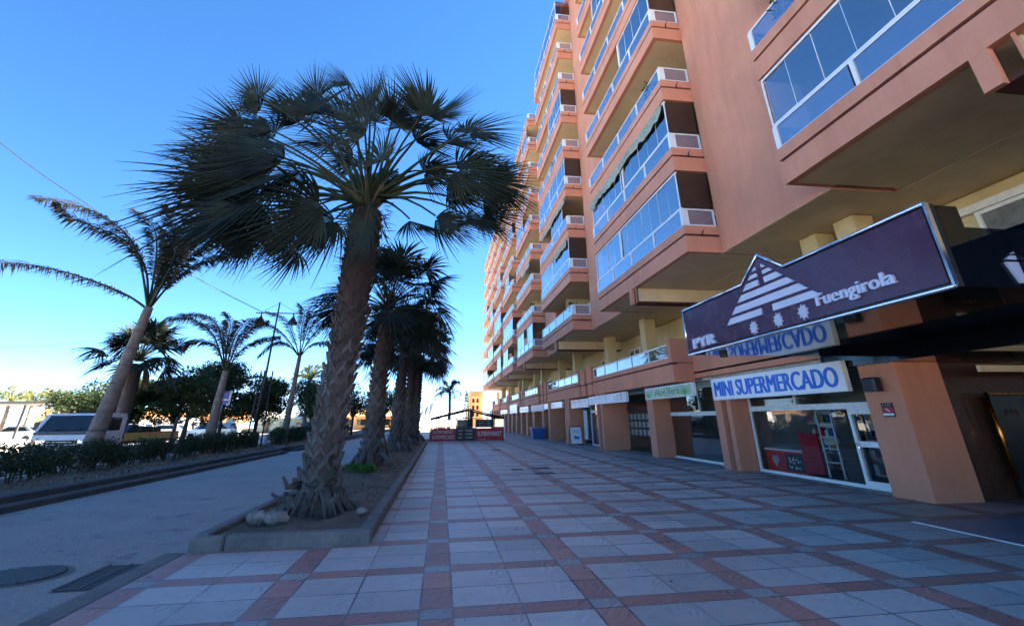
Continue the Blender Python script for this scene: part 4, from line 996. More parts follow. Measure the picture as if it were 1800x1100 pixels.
# feather palms on the median
def feather(mb, pts, L, r, w=.028, mi=0, dens=34, droop=.35):
    """rachis through pts (Vectors) with leaflets of length L"""
    n = len(pts); P = []
    for k in range(25):                                # Catmull-Rom through the points
        t = k/24*(n-1); i = min(int(t), n-2); f = t-i
        p0, p1, p2, p3 = pts[max(i-1, 0)], pts[i], pts[i+1], pts[min(i+2, n-1)]
        P.append(.5*((2*p1)+(-p0+p2)*f+(2*p0-5*p1+4*p2-p3)*f*f+(-p0+3*p1-3*p2+p3)*f**3))
    mb.cur = 1; mb.tube(P, [.045*(1-k/24)+.006 for k in range(25)], 5, False); mb.cur = mi
    for k in range(dens):
        t = .20+.80*k/dens; i = int(t*24); p = P[min(i, 24)]; q = P[min(i+1, 24)]; d = ((q-p) if i < 24 else (p-P[23])).normalized(); p = p+(q-p)*(t*24-i)
        up = Vector((0, 0, 1)); s = d.cross(up)
        s = Vector((1, 0, 0)) if s.length < .2 else s.normalized(); nn = s.cross(d).normalized()
        ll = L*(max(.05, math.sin(math.pi*min(.97, (t-.10))))**.6 if t < .97 else .35)
        for sg in (-1, 1):
            for rep in (0, 1):
                u = (d*r.uniform(.55, .95)+s*sg*r.uniform(.7, 1.)+nn*r.uniform(-.35, .35)).normalized(); l = ll*r.uniform(.7, 1.1)
                m1 = p+u*l*.5; e = p+u*l+Vector((0, 0, -droop*l)); ww = (d*w)
                mb.face([p-ww*.4, m1-ww, e, m1+ww]) 
def feather_palm(Y, base, top, tr, fronds, label, L, z0=.1, bark='greybark', r0=.3, wd=.028, dens=34):
    r = random.Random(int(Y*10)); B = at(*base, Y); T = at(*top, Y); o = empty('feather_palm', (B.x, B.y, z0), label, 'palm tree', 'palms on the median')
    mb = MB(); pts = []; rad = []
    for k in range(19):
        t = k/18; mid = Vector((B.x+(T.x-B.x)*t, Y, z0+(T.z-z0)*t)); ps = tr(t) if tr else 0
        pts.append(mid+Vector((ps, 0, 0))); rad.append((r0*(1.25 if t < .06 else 1)*(1-.5*t))*(1+.05*(k % 2)))
    mb.tube(pts, rad, 12)
    for k in range(26):
        t = k/26; z = z0+(T.z-z0)*t; 
        mb.tube([pts[int(t*18)]+Vector((0, 0, .0)), pts[int(t*18)]+Vector((0, 0, .03))], [rad[int(t*18)]*1.07]*2, 12)
    mb.build('trunk', bark, o)
    mb = MB()
    for fp in fronds: 
        feather(mb, [T+Vector((0, 0, -.1))]+[at(px, py, Y+dy) for (px, py, dy) in fp], L, r, wd, 0, dens)
    mb.build('crown', ['featherleaf', 'petiole'], o)
    return o
feather_palm(19.5, (140, 832), (262, 540), None, [
    [(235, 430, 0), (160, 370, .3), (60, 347, .5)], [(255, 470, .2), (215, 420, -.6), (130, 385, -1.2), (100, 360, -1.5)], [(215, 515, 0), (120, 480, .4), (20, 462, .8), (-40, 470, 1.)],
    [(290, 470, 0), (300, 410, 0), (297, 365, 0)], [(300, 480, -.5), (350, 430, -1), (400, 400, -1.4)], [(310, 490, .5), (370, 455, 1.), (440, 440, 1.6)], [(290, 460, 1), (330, 410, 1.6), (385, 370, 2.2)], [(275, 450, .8), (270, 400, 1.5), (240, 370, 2.2)], [(300, 470, -.9), (320, 420, -1.8), (360, 390, -2.6)]],
    'leaning feather palm with long wind-blown fronds, nearest on the median', .78, r0=.28, dens=80, wd=.030)
feather_palm(27, (367, 770), (397, 652), None, [
    [(375, 590, 0), (335, 560, 0), (298, 560, 0)], [(385, 580, .4), (360, 555, .8), (320, 553, 1.)], [(380, 610, -.5), (345, 600, -.8), (325, 610, -1)], [(400, 600, 0), (405, 570, 0), (398, 552, 0)], [(415, 610, 0), (440, 580, 0), (470, 565, .2)], [(420, 620, .5), (450, 600, .9), (490, 592, 1.2)], [(410, 600, -.8), (430, 570, -1.5), (455, 560, -2)], [(395, 600, 1), (380, 575, 2), (350, 570, 2.6)]],
    'shorter feather palm standing just left of the blue parking sign', .72, r0=.27, dens=64, wd=.024)
feather_palm(36, (500, 760), (527, 625), None, [
    [(500, 590, 0), (470, 570, 0), (440, 575, 0)], [(515, 590, .5), (500, 560, 1), (470, 548, 1.4)], [(530, 580, 0), (535, 550, 0), (525, 535, 0)], [(545, 595, 0), (570, 570, 0), (600, 572, 0)], [(550, 605, .5), (580, 605, 1), (610, 625, 1.2)], [(505, 605, -.5), (480, 605, -1), (455, 625, -1.4)], [(540, 580, -1), (555, 555, -1.8), (580, 550, -2.4)]],
    'slim pale-trunked feather palm right of the lamp post', .75, r0=.24, dens=54, wd=.028)

# big spreading fan palm behind the leaning one
o = empty('spreading_palm', (-17.9, 32, 0), 'broad fan palm with hanging dead fronds rising behind the leaning palm', 'palm tree')
r = random.Random(5); mb = MB(); palm_trunk(mb, -17.9, 32, 0, 4.6, .4, .32, r, False); mb.build('trunk', ['trunk', 'boot'], o)
mb = MB(); crown(mb, Vector((-17.9, 32, 4.9)), 1.7, 1.45, 40, 9, 18, -.35, Vector((0, 0, -.4)))
for k in range(50):
    a = r.uniform(0, 6.28); p = Vector((-17.9+.5*math.cos(a), 32+.5*math.sin(a), 4.6)); mb.cur = 2; mb.face([p, p+Vector((.25*math.cos(a), .25*math.sin(a), -.5)), p+Vector((.35*math.cos(a+.1), .3*math.sin(a), -1.4)), p+Vector((.2*math.cos(a+.2), .2*math.sin(a+.2), -.6))])
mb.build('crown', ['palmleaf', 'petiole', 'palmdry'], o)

# ------------------------------------------------------------------ broad-leaf trees and hedges
def leaf_cloud(mb, blobs, n, s, r, mi=0):
    mb.cur = mi
    for (c, rad) in blobs:
        c = Vector(c)
        for k in range(n):
            d = Vector((r.gauss(0, 1), r.gauss(0, 1), r.gauss(0, 1))).normalized(); q = c+Vector((d.x*rad[0], d.y*rad[1], d.z*rad[2]))*(r.uniform(.35, 1.)**.6)*r.uniform(.85, 1.12)
            a = Vector((r.uniform(-1, 1), r.uniform(-1, 1), r.uniform(-.8, .6))).normalized(); b = a.cross(Vector((r.uniform(-1, 1), r.uniform(-1, 1), r.uniform(-1, 1)))).normalized(); L = s*r.uniform(.6, 1.3)
            mb.face([q, q+a*L*.5+b*L*.28, q+a*L, q+a*L*.5-b*L*.28])
def tree(x, y, h, w, cb, label, seed, n=900, leaf='treeleaf', group='broad-leaf trees along the median'):
    r = random.Random(seed); o = empty('broad_tree', (x, y, 0), label, 'tree', group); mb = MB()
    mb.tube([(x, y, -.1), (x+.05, y, cb*.6), (x+.02, y+.05, cb+.4), (x, y, h*.75)], [.15, .12, .10, .04], 8)
    blobs = []
    for k in range(15):
        a = r.uniform(0, 6.28); d = r.uniform(.15, .75)*w/2; zz = cb+.35+(h-cb-.8)*r.uniform(0, 1)*(1-.5*(d*2/w)**2); blobs.append(((x+d*math.cos(a), y+d*math.sin(a), zz), (r.uniform(.22, .34)*w*.8, r.uniform(.22, .34)*w*.8, r.uniform(.45, .75))))
        mb.tube([(x, y, cb*.8+.2), (x+d*.5*math.cos(a), y+d*.5*math.sin(a), (cb+zz)/2+.1), (x+d*math.cos(a), y+d*math.sin(a), zz)], [.07, .045, .012], 5)
    mb.build('trunk', 'treebark', o); mb = MB(); leaf_cloud(mb, blobs, n, .17, r); mb.build('crown', leaf, o)
tree(-20.9, 36, 4.5, 6.4, 1.5, 'wide dark evergreen tree behind the truck, leftmost of the dark row', 1)
tree(-17.4, 37, 5.2, 6.0, 1.5, 'dark evergreen tree behind the yellow truck bed', 2)
tree(-16.2, 41, 6.2, 6.2, 1.7, 'tall dark evergreen tree left of the parking sign', 3)
tree(-13.4, 40, 5.0, 5.0, 1.7, 'dark evergreen tree behind the parking sign', 4)
tree(-10.6, 47, 4.6, 4.2, 2.0, 'small dark tree behind the slim pale-trunked palm', 6, 300)
tree(-8.6, 52, 5.0, 4.4, 2.0, 'small dark tree seen between the two nearest planter palm trunks', 7, 300)
tree(-6.4, 60, 5.4, 5.0, 2.2, 'distant dark tree behind the second planter palm', 8, 300)
tree(-4.8, 70, 6.2, 5.0, 2.3, 'distant dark tree behind the third planter palm', 9, 260)
tree(-24.5, 42, 4.9, 6., 1.8, 'broad tree at the far left end of the dark row, above the truck roof', 11, 700)
tree(-20.3, 45, 6.4, 6.6, 2.0, 'taller dark evergreen tree behind the broad fan palm', 14, 800)
tree(-12.0, 50, 5.4, 5., 1.8, 'dark tree directly behind the lamp mast', 15, 600)
def hedge(x, y0, y1, label, seed, h=.82, w=.75, gap=0.):
    r = random.Random(seed); o = empty('hedge', (x, (y0+y1)/2, .1), label, 'hedge', 'clipped hedges on the median'); mb = MB(); st = MB(); y = y0
    while y < y1:
        hh = h*r.uniform(.85, 1.1)
        if r.random() > gap: leaf_cloud(mb, [((x+r.uniform(-.08, .08), y, .1+hh*.62+r.uniform(-.05, .05)), (w*.55, .46, hh*.46))], 620 if y < 40 else 220, .085 if y < 40 else .13, r)
        for k in range(3):
            xx, yy = x+r.uniform(-.2, .2), y+r.uniform(-.2, .2); st.tube([(xx, yy, .1), (xx+r.uniform(-.08, .08), yy+r.uniform(-.1, .1), .35), (xx+r.uniform(-.15, .15), yy+r.uniform(-.2, .2), .65)], [.022, .018, .01], 5)
        y += .42
    mb.build('foliage', 'hedgeleaf', o); st.build('stems', 'treebark', o)
hedge(-10.9, 8, 16.9, 'dense clipped hedge at the left edge of the picture', 1, .92, .9)
hedge(-11.0, 17.4, 23.5, 'thin scraggy hedge with bare stems at the foot of the leaning palm', 2, .85, .7, .18)
hedge(-10.8, 23.8, 32.2, 'dense dark hedge between the leaning palm and the lamp post', 3, .95, .9)
hedge(-10.3, 34.4, 60, 'long low hedge beyond the lamp post', 4, 1.0, 1.0)
for i, (px, dy) in enumerate(((285, 22.6), (303, 22.9))):
    b = at(px, 812, dy); o = MB(); o.tube([(b.x, dy, .1), (b.x+.1, dy, 1.0), (b.x+.16, dy, 1.75)], [.06, .05, .045], 7); tag(o.build('young_trunk', 'treebark', base=(b.x, dy, .1)), ['thin bare young trunk standing in the hedge, left of a close pair', 'thin bare young trunk standing in the hedge, right of a close pair'][i], 'tree trunk')
tuft('median_litter', 'palmdry', [(-9.9, 14+k*3., .17, .9, 1.6, .03) for k in range(7)], 150, .07, 'dry leaves on the soil strip of the median', 'leaf litter', 16, 'stuff')

for q in CL: clutter(*q)
# ------------------------------------------------------------------ lamp post, parking sign, wires
L = empty('street_lamp', (-10.98, 33, 0), 'tall slim lamp mast with a stayed crossbar and two hanging lamps', 'street lamp')
mb = MB(); mb.tube([(-10.98, 33, .1), (-10.98, 33, 4.6), (-10.95, 33, 8.78)], [.085, .07, .045], 10); mb.build('mast', 'black', L)
mb = MB(); mb.tube([(-12.3, 33, 8.05), (-9.35, 33, 8.05)], .035, 8); mb.tube([(-12.0, 33, 8.07), (-10.95, 33, 8.72)], .012, 5); mb.tube([(-9.75, 33, 8.07), (-10.93, 33, 8.72)], .012, 5); mb.build('crossbar', 'black', L)
for x in (-11.95, -9.95):
    mb = MB(); mb.tube([(x, 33, 8.03), (x, 33, 7.85), (x, 33, 7.72), (x, 33, 7.45), (x, 33, 7.33)], [.03, .05, .13, .30, .32], 14); mb.build('lamp_shade', 'black', L)
mb = MB()
for (dx, dy) in ((-.34, .1), (.34, .1), (0, -.3)):
    mb.tube([(-10.98+dx*1.25, 33+dy, .1), (-10.98+dx, 33+dy, 4.45)], .045, 7)
for k in range(9):
    z = .6+k*.38
    mb.tube([(-10.98-.40, 33.1, z), (-10.98, 32.7, z)], .022, 5); mb.tube([(-10.98+.40, 33.1, z), (-10.98, 32.7, z)], .022, 5); mb.tube([(-10.98-.4, 33.1, z), (-10.98+.4, 33.1, z)], .022, 5)
mb.build('base_frame', 'black', L)
mb = MB(); mb.bevbox(-11.2, 32.78, .1, -10.76, 33.22, .95, .05); mb.build('plinth', 'black', L)
o = empty('parking_sign', (-14.4, 36, 0), 'blue parking sign with white P, green patch and white edge on a pole', 'parking sign')
mb = MB(); mb.tube([(-14.4, 36.08, 0), (-14.4, 36.08, 2.6)], .05, 8); mb.build('pole', 'chrome', o)
mb = MB(); mb.bevbox(-14.9, 35.98, 2.58, -14.0, 36.06, 3.42, .01); mb.build('panel', 'bluesign', o)
mb = MB(); text_mb(mb, 'P', (-14.78, 35.978, 2.98), (1, 0, 0), UZ, .42, .34, .01, .05); mb.box(-13.995, 35.96, 2.55, -13.90, 36.06, 3.45); mb.box(-14.88, 35.968, 2.84, -14.02, 35.978, 2.92); mb.build('white_mark', 'paper', o)
mb = MB(); mb.box(-14.88, 35.966, 2.58, -14.45, 35.978, 2.83); mb.build('green_patch', 'greensq', o)
def cable(pts, label, rad=.012):
    P = []
    for k in range(len(pts)-1):
        a, b = Vector(pts[k]), Vector(pts[k+1])
        for j in range(10): t = j/10; P.append(a+(b-a)*t+Vector((0, 0, -.35*math.sin(math.pi*t))))
    P.append(Vector(pts[-1])); mb = MB(); mb.tube(P, rad, 5); tag(mb.build('overhead_cable', 'black', base=P[0]), label, 'cable')
cable([at(-120, 140, 22), at(150, 357, 26), (-11.9, 33, 8.1)], 'thick overhead cable descending from the top left to the lamp mast', .022)
cable([at(-200, 612, 60), at(170, 600, 60)], 'thin overhead cable low in the left sky', .02)
cable([(-10.0, 33, 8.0), at(640, 650, 60)], 'thin overhead cable leaving the lamp mast to the right', .012)

# ------------------------------------------------------------------ truck and cars
T = empty('flatbed_truck', (-16.7, 27, -.05), 'white flatbed truck with a dropside ochre bed seen from the front', 'truck')
def cabx(z): return 26.0+max(0, z-1.2)*.55
xl, xr = -17.95, -15.45
mb = MB(); mb.prism([(xl, 26.0, .62), (xl, 26.02, 1.16), (xl, 26.45, 1.93), (xl, 26.9, 1.98), (xl, 28.0, 1.96), (xl, 28.1, .62)], (xr-xl, 0, 0)); mb.build('cab', 'truckwhite', T)
mb = MB(); mb.prism([(xl+.12, 26.03, 1.20), (xr-.12, 26.03, 1.20), (xr-.22, 26.42, 1.87), (xl+.22, 26.42, 1.87)], (0, -.015, .008)); w_ = mb.build('windscreen', 'darkpane', T)
mb = MB(); mb.tube([(xl+.5, 25.99, 1.2), (xl+1.1, 26.06, 1.34)], .012, 4); mb.tube([(xl+1.3, 25.99, 1.2), (xl+1.9, 26.06, 1.34)], .012, 4); mb.build('wiper', 'black', w_)
mb = MB(); mb.box(xl+.02, 25.985, 1.08, xr-.02, 26.03, 1.19); mb.build('trim_band', 'trim', T)
mb = MB(); mb.box(xl-.08, 25.85, .42, xr+.08, 26.05, .66); bp_ = mb.build('bumper', 'trim', T)
mb = MB(); mb.box(xl+.95, 25.835, .48, xl+1.6, 25.848, .62); mb.build('number_plate', 'paper', bp_)
mb = MB(); mb.box(xl+.62, 25.975, .70, xl+1.75, 25.998, .86); gr = mb.build('grille', 'black', T)
mb = MB(); mb.box(xl+.66, 25.96, .77, xl+1.71, 25.974, .80); mb.build('grille_bar', 'truckwhite', gr)
for s in (0, 1):
    x = xl+.08 if s == 0 else xr-.58
    mb = MB(); mb.box(x, 25.965, .70, x+.5, 25.998, .86); hl = mb.build('headlight', 'chrome', T)
    mb = MB(); mb.box(x+(.0 if s == 0 else .34), 25.95, .71, x+(.15 if s == 0 else .49), 25.964, .85); mb.build('indicator', 'orangelamp', hl)
    mb = MB(); xx = xl-.22 if s == 0 else xr+.06; mb.box(xx, 26.2, 1.3, xx+.16, 26.28, 1.62); mb.build('mirror', 'black', T)
mb = MB(); mb.prism([(xr+.003, 26.5, 1.22), (xr+.003, 26.75, 1.80), (xr+.003, 27.7, 1.80), (xr+.003, 27.7, 1.22)], (.008, 0, 0)); mb.build('side_window', 'darkpane', T); mb = MB(); mb.prism([(xl-.003, 26.5, 1.22), (xl-.003, 26.75, 1.80), (xl-.003, 27.7, 1.80), (xl-.003, 27.7, 1.22)], (-.008, 0, 0)); mb.build('side_window', 'darkpane', T)
mb = MB(); mb.box(xl+.1, 28.3, .58, xr-.1, 33.5, .72); mb.build('chassis', 'black', T)
mb = MB(); mb.box(xl-.02, 28.3, .722, xl+.04, 33.5, 1.08); mb.box(xr-.04, 28.3, .722, xr+.02, 33.5, 1.08); mb.box(xl+.042, 33.44, .722, xr-.042, 33.5, 1.08); mb.box(xl+.045, 28.3, .722, xr-.045, 33.43, .78); mb.build('dropside_bed', 'yellow', T)
mb = MB()
for x in (xl+.1, xr-.16): mb.box(x, 28.2, .722, x+.06, 28.28, 1.85)
for z in (1.1, 1.4, 1.75): mb.box(xl+.162, 28.21, z, xr-.162, 28.27, z+.07)
mb.build('head_rack', 'truckwhite', T)
mb = MB(); mb.prism([(xl+.4, 29, .785), (xl+.4, 32.5, .785), (xl+.5, 32.3, 1.3), (xl+.5, 29.4, 1.42)], (1.6, 0, 0)); mb.build('load', 'cardark', T)
for (x, y) in ((xl+.02, 26.9), (xr-.24, 26.9), (xl+.02, 31.8), (xr-.24, 31.8)):
    mb = MB(); mb.prism([(x, y+.36*math.cos(a*math.pi/10), .31+.36*math.sin(a*math.pi/10)) for a in range(20)], (.22, 0, 0)); wl = mb.build('wheel', 'tyre', T)
    mb = MB(); mb.prism([(x-.01, y+.2*math.cos(a*math.pi/8), .31+.2*math.sin(a*math.pi/8)) for a in range(16)], (.24, 0, 0)); mb.build('rim', 'chrome', wl)

def car(x, y, paint, label, heading=0, est=False, z=.0):
    o = empty('parked_car', (x, y, z), label, 'car', 'cars parked beyond the trees')
    o.rotation_euler[2] = heading
    def P(l): return [(a+0, b, c) for a, b, c in l]
    prof = [(-2.0, .28), (-2.05, .62), (-1.95, .86), (-1.2, .95), (-.55, 1.38), (.9, 1.42), (1.65, 1.0), (1.98, .92), (2.02, .3)] if not est else [(-2.0, .28), (-2.05, .66), (-1.95, .9), (-1.25, 1.0), (-.7, 1.5), (1.7, 1.52), (1.98, 1.0), (2.02, .3)]
    mb = MB(); n = len(prof)
    A = [(x+u, y-.82, z+v) for u, v in prof]; B = [(x+u, y+.82, z+v) for u, v in prof]
    def ins(p, s): return (p[0], p[1]+s*(.16 if p[2]-z > 1.2 else 0), p[2])
    A = [ins(p, 1) for p in A]; B = [ins(p, -1) for p in B]; i = len(mb.v); mb.v += A+B
    mb.f += [tuple(i+n-1-k for k in range(n)), tuple(i+n+k for k in range(n))]+[(i+k, i+(k+1) % n, i+n+(k+1) % n, i+n+k) for k in range(n)]; mb.mi += [0]*(n+2); mb.sm += [False]*(n+2)
    mb.build('body', paint, o)
    mb = MB(); wz = 1.32 if not est else 1.42; e = 1.3 if not est else 1.75
    for s in (-1, 1):
        mb.face([(x-.95, y+s*.83, z+.98), (x-.52, y+s*.70, z+wz), (x+e*.62, y+s*.70, z+wz), (x+e, y+s*.83, z+1.0)])
    mb.face([(x-1.18, y-.7, z+.99), (x-1.18, y+.7, z+.99), (x-.6, y+.6, z+wz+.03), (x-.6, y-.6, z+wz+.03)]); mb.face([(x+1.7 if not est else x+2.0, y-.7, z+1.0), (x+1.7 if not est else x+2.0, y+.7, z+1.0), (x+1.05 if not est else x+1.76, y+.6, z+wz+.03), (x+1.05 if not est else x+1.76, y-.6, z+wz+.03)])
    mb.build('windows', 'darkpane', o)
    for (u, s) in ((-1.3, -1), (1.3, -1), (-1.3, 1), (1.3, 1)):
        mb = MB(); y_ = y+s*.84-(.2 if s > 0 else 0); mb.prism([(x+u+.31*math.cos(a*math.pi/9), y_, z+.31+.31*math.sin(a*math.pi/9)) for a in range(18)], (0, .2, 0)); mb.build('wheel', 'tyre', o)
    for s in (-1, 1):
        mb = MB(); mb.box(x-2.06, y+s*.6-.16, z+.66, x-1.95, y+s*.6+.16, z+.8); mb.build('headlight', 'chrome', o)
    # parts were built in the car's own frame; nothing else to move
    return o
car(-21.2, 52, 'carsilver', 'silver-blue hatchback seen under the trees left of the lamp mast', 0, True, -.05)
car(-26.5, 55, 'carwhite', 'white car among the parked cars behind the feather palm', 0, False, -.05)
car(-31.5, 58, 'carwhite', 'white estate car beyond the yellow truck bed', 0, True, -.05)
car(-38.5, 54, 'carsilver', 'pale car left of the truck cab, behind the low wall', 0, False, -.05)
car(-14.5, 62, 'cardark', 'dark car beyond the lamp mast foot', 0, True, -.05)
car(-36.5, 66, 'carwhite', 'far white car right of the truck cab', 0, False, -.05)

# ------------------------------------------------------------------ promenade and beach
o = MB(); 
for y in range(-5, 90, 6): o.bevbox(-27.6, y, -.05, -27.3, y+5.9, .62, .02)
tag(o.build('low_wall', 'stonewall', base=(-27.5, 40, 0)), 'low stone wall along the far side of the second road', 'wall')
o = empty('pergola', (-34, 48, 0), 'dark flat pergola roof on thin posts at the left edge', 'pergola')
mb = MB(); mb.box(-48, 46, 3.05, -30.6, 52, 3.22); mb.build('roof', 'trim', o)
mb = MB()
for x in (-47, -42, -37, -31):
    for y in (46.4, 51.4): mb = MB(); mb.box(x, y, 0, x+.14, y+.14, 3.05); mb.build('post', 'trim', o)
def kiosk(px0, px1, Y, h, wallm, roofm, label, door=True):
    a, b = at(px0, 740, Y).x, at(px1, 740, Y).x; o = empty('beach_kiosk', ((a+b)/2, Y, 0), label, 'kiosk')
    mb = MB(); mb.box(a, Y, -.3, b, Y+4, h); mb.build('wall', wallm, o)
    mb = MB(); mb.prism([(a-.4, Y-.9, h), (b+.4, Y-.9, h), (b+.4, Y+2, h+.9), (a-.4, Y+2, h+.9)], (0, 0, .08)); mb.prism([(a-.4, Y+2, h+.9), (b+.4, Y+2, h+.9), (b+.4, Y+4.6, h), (a-.4, Y+4.6, h)], (0, 0, .08)); mb.build('roof', roofm, o)
    n = max(2, int((b-a)/2.2))
    for k in range(n):
        mb = MB(); u = a+(b-a)*(k+.2)/n; mb.box(u, Y-.02, .7, u+(b-a)/n*.6, Y-.004, h-.4); mb.build('window', 'darkpane', o)
    for k in range(n+1): mb = MB(); u = a+(b-a)*k/n; mb.box(u-.05, Y-.06, -.3, u+.05, Y-.022, h); mb.build('post', 'offwhite', o)
    return o
kiosk(60, 145, 72, 2.3, 'cream', 'tent', 'sunlit orange-roofed beach kiosk behind the truck windscreen')
kiosk(215, 330, 80, 2.2, 'signwhite', 'tent', 'white beach kiosk with orange awning seen above the truck bed')
kiosk(335, 420, 85, 2.4, 'tent', 'tent', 'orange beach bar left of the lamp mast')
kiosk(455, 575, 78, 1.9, 'palegreen', 'offwhite', 'pale green panelled beach building right of the lamp mast')
kiosk(600, 690, 95, 2.1, 'ochre', 'tent', 'ochre beach building seen between the planter palm trunks')
for i, (px, Y, h, lb) in enumerate([(20, 74, 4.4, 'leftmost sunlit small palm above the pergola'), (92, 76, 4.2, 'sunlit small palm left of the leaning palm'), (60, 84, 4.4, 'sunlit small palm between two others above the pergola'), (540, 66, 6.2, 'sunlit yellow-green palm just left of the nearest trunk'), (478, 78, 5.4, 'sunlit pale palm right of the lamp mast base'), (790, 75, 5.2, 'lone palm beyond the terrace enclosure with drooping fronds'), (160, 80, 3.9, 'small sunlit palm behind the dark evergreen trees')]):
    p = at(px, 700, Y); x = p.x; o = empty('beach_palm', (x, Y, 0), lb, 'palm tree', 'palms by the beach'); r = random.Random(90+i)
    mb = MB(); mb.tube([(x, Y, -.3), (x+.1, Y, h*.5), (x, Y, h)], [.3, .22, .2], 9); mb.build('trunk', 'bark', o)
    mb = MB(); C = Vector((x, Y, h))
    for k in range(26):
        a = k*2.4; e = r.uniform(-.25, 1.3); q = Vector((math.cos(a)*math.cos(e), math.sin(a)*math.cos(e), math.sin(e))); Lf = r.uniform(1.7, 2.3)
        feather(mb, [C, C+q*Lf*.45+Vector((0, 0, .25)), C+q*Lf*.85+Vector((0, 0, .1)), C+q*Lf*1.05+Vector((0, 0, -.45))], .55, r, .05, 0, 14)
    mb.build('crown', ['sunleaf' if i != 5 else 'featherleaf', 'petiole'], o)
# people on the promenade
def person(x, y, label, seed):
    r = random.Random(seed); me = bpy.data.meshes.new('body'); V = [(0, 0, .95), (0, 0, 1.2), (0, 0, 1.42), (0, 0, 1.55), (0, 0, 1.70), (-.19, 0, 1.40), (-.26, .02, 1.12), (-.25, -.08, .88), (.19, 0, 1.40), (.26, .02, 1.12), (.25, -.08, .88), (-.09, 0, .92), (-.11, -.08, .50), (-.12, .08, .08), (-.12, -.05, .04), (.09, 0, .92), (.12, .06, .50), (.12, .0, .08), (.12, -.13, .04)]
    E_ = [(0, 1), (1, 2), (2, 3), (3, 4), (2, 5), (5, 6), (6, 7), (2, 8), (8, 9), (9, 10), (0, 11), (11, 12), (12, 13), (13, 14), (0, 15), (15, 16), (16, 17), (17, 18)]
    me.from_pydata(V, E_, []); o = bpy.data.objects.new('person', me); col.objects.link(o); o.location = (x, y, 0); md = o.modifiers.new('s', 'SKIN'); o.modifiers.new('d', 'SUBSURF').levels = 1
    rad = [.14, .13, .15, .055, .10, .07, .05, .035, .07, .05, .035, .10, .07, .05, .045, .10, .07, .05, .045]
    for k, v in enumerate(me.skin_vertices[0].data): v.radius = (rad[k], rad[k]); v.use_root = (k == 0)
    me.materials.append(M['person']); tag(o, label, 'person', 'people by the beach'); return o
person(-24.6, 56, 'person in dark clothes standing under the trees right of the feather palm', 1); person(-30.2, 60, 'person in dark clothes walking beyond the truck bed', 2)
# far end of the street
o = empty('sun_gold_block', (9, 112, 0), 'distant apartment block closing the end of the street, coloured ochre for the sunlight on it', 'building')
mb = MB(); mb.box(6.1, 112, -.3, 8.9, 124, 7.0); mb.box(6.3, 111.2, 1.5, 8.2, 112, 6.2); mb.build('wall', 'ochre', o)  # ochre wall colour carries the sunlit gold of the far facade
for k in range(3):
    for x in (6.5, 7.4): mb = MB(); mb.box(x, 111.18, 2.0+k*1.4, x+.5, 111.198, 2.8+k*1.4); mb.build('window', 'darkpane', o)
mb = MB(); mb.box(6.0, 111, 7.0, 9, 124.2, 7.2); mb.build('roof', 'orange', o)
o = empty('cypress', (4.9, 104, 0), 'tall grey-green conical cypress behind the terrace enclosure', 'tree')
r = random.Random(3); mb = MB(); leaf_cloud(mb, [((4.9+r.uniform(-.1, .1), 104, .8+k*.62), (1.6*(1-k/11), 1.6*(1-k/11), .6)) for k in range(10)], 150, .22, r); mb.build('crown', 'treeleaf', o)
mb = MB(); mb.tube([(4.9, 104, -.3), (4.9, 104, 3)], .15, 7); mb.build('trunk', 'treebark', o)
mb = MB(); rr = random.Random(8); n = 60
for k in range(n):
    x0_, x1_ = -500+1000*k/n, -500+1000*(k+1)/n
h_ = [18+10*math.sin(k*.35)+6*math.sin(k*.9+1)+rr.uniform(0, 3) for k in range(n+1)]
for k in range(n):
    a, b = -160+420*k/n, -160+420*(k+1)/n
    mb.face([(a, 800, -1), (b, 800, -1), (b, 850, h_[k+1]*.9), (a, 850, h_[k]*.9)]); mb.face([(a, 850, h_[k]*.9), (b, 850, h_[k+1]*.9), (b, 950, -1), (a, 950, -1)])
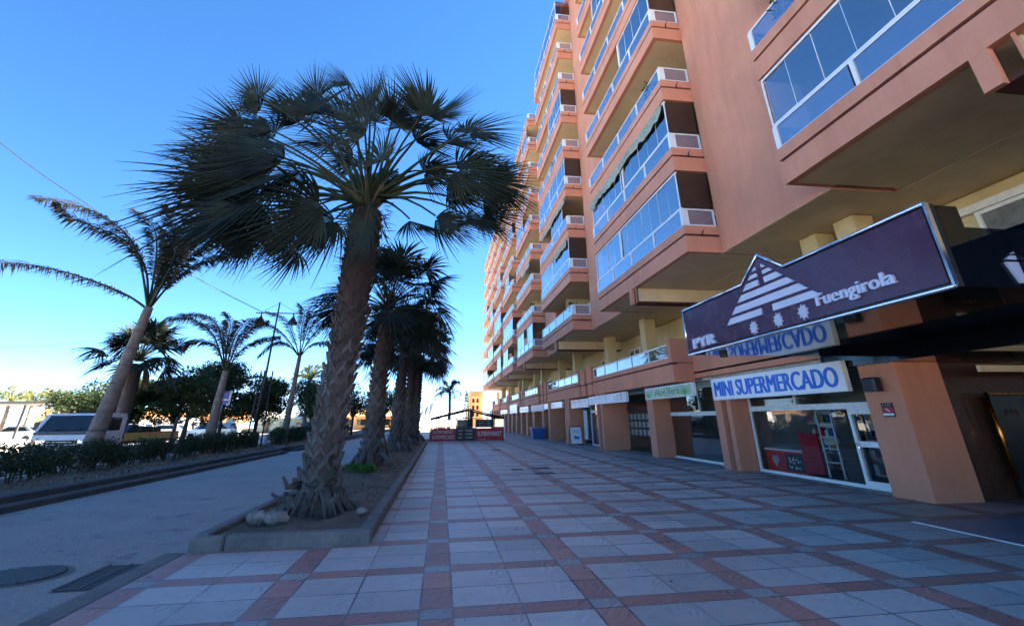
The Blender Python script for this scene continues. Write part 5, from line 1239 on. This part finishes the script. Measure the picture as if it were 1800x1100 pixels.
struct('hills', mb, 'hill')
mb = MB(); mb.face([(-1500, -800, -.28), (-60, -800, -.28), (-60, 1500, -.28), (-1500, 1500, -.28)])
struct('sea', mb, mat('sea_water', (.05, .16, .24), .12, .1, .05, .3, 2))

# ------------------------------------------------------------------ light
SUN_AZ, SUN_EL = 70., 43.           # degrees clockwise from +Y, height
S = Vector((math.sin(R_(SUN_AZ))*math.cos(R_(SUN_EL)), math.cos(R_(SUN_AZ))*math.cos(R_(SUN_EL)), math.sin(R_(SUN_EL))))
w = bpy.data.worlds.new('World'); sc.world = w; w.use_nodes = True; nt = w.node_tree; nt.nodes.clear()
bg = nt.nodes.new('ShaderNodeBackground'); wo = nt.nodes.new('ShaderNodeOutputWorld'); sk = nt.nodes.new('ShaderNodeTexSky')
sk.sky_type = 'NISHITA'; sk.sun_disc = False; sk.sun_elevation = R_(SUN_EL); sk.sun_rotation = R_(SUN_AZ)
sk.altitude = 0; sk.air_density = .4; sk.dust_density = 0.; sk.ozone_density = 2.0
hs = nt.nodes.new('ShaderNodeHueSaturation'); hs.inputs['Saturation'].default_value = 1.27
gm = nt.nodes.new('ShaderNodeGamma'); gm.inputs['Gamma'].default_value = .9
nt.links.new(sk.outputs[0], gm.inputs[0]); nt.links.new(gm.outputs[0], hs.inputs['Color']); nt.links.new(hs.outputs[0], bg.inputs[0]); bg.inputs[1].default_value = .070; nt.links.new(bg.outputs[0], wo.inputs[0])
sd = bpy.data.lights.new('sun', 'SUN'); so = bpy.data.objects.new('sun', sd); col.objects.link(so); sd.energy = 5.0; sd.angle = R_(.5); sd.color = (1, .93, .82)
so.rotation_euler = S.to_track_quat('Z', 'Y').to_euler(); so.location = S*200
sc.view_settings.view_transform = 'Standard'; sc.view_settings.look = 'None'; sc.view_settings.gamma = 1; sc.view_settings.exposure = 3.32
sc.cycles.max_bounces = 8; sc.cycles.diffuse_bounces = 4; sc.cycles.transparent_max_bounces = 24; sc.cycles.caustics_reflective = False; sc.cycles.caustics_refractive = False
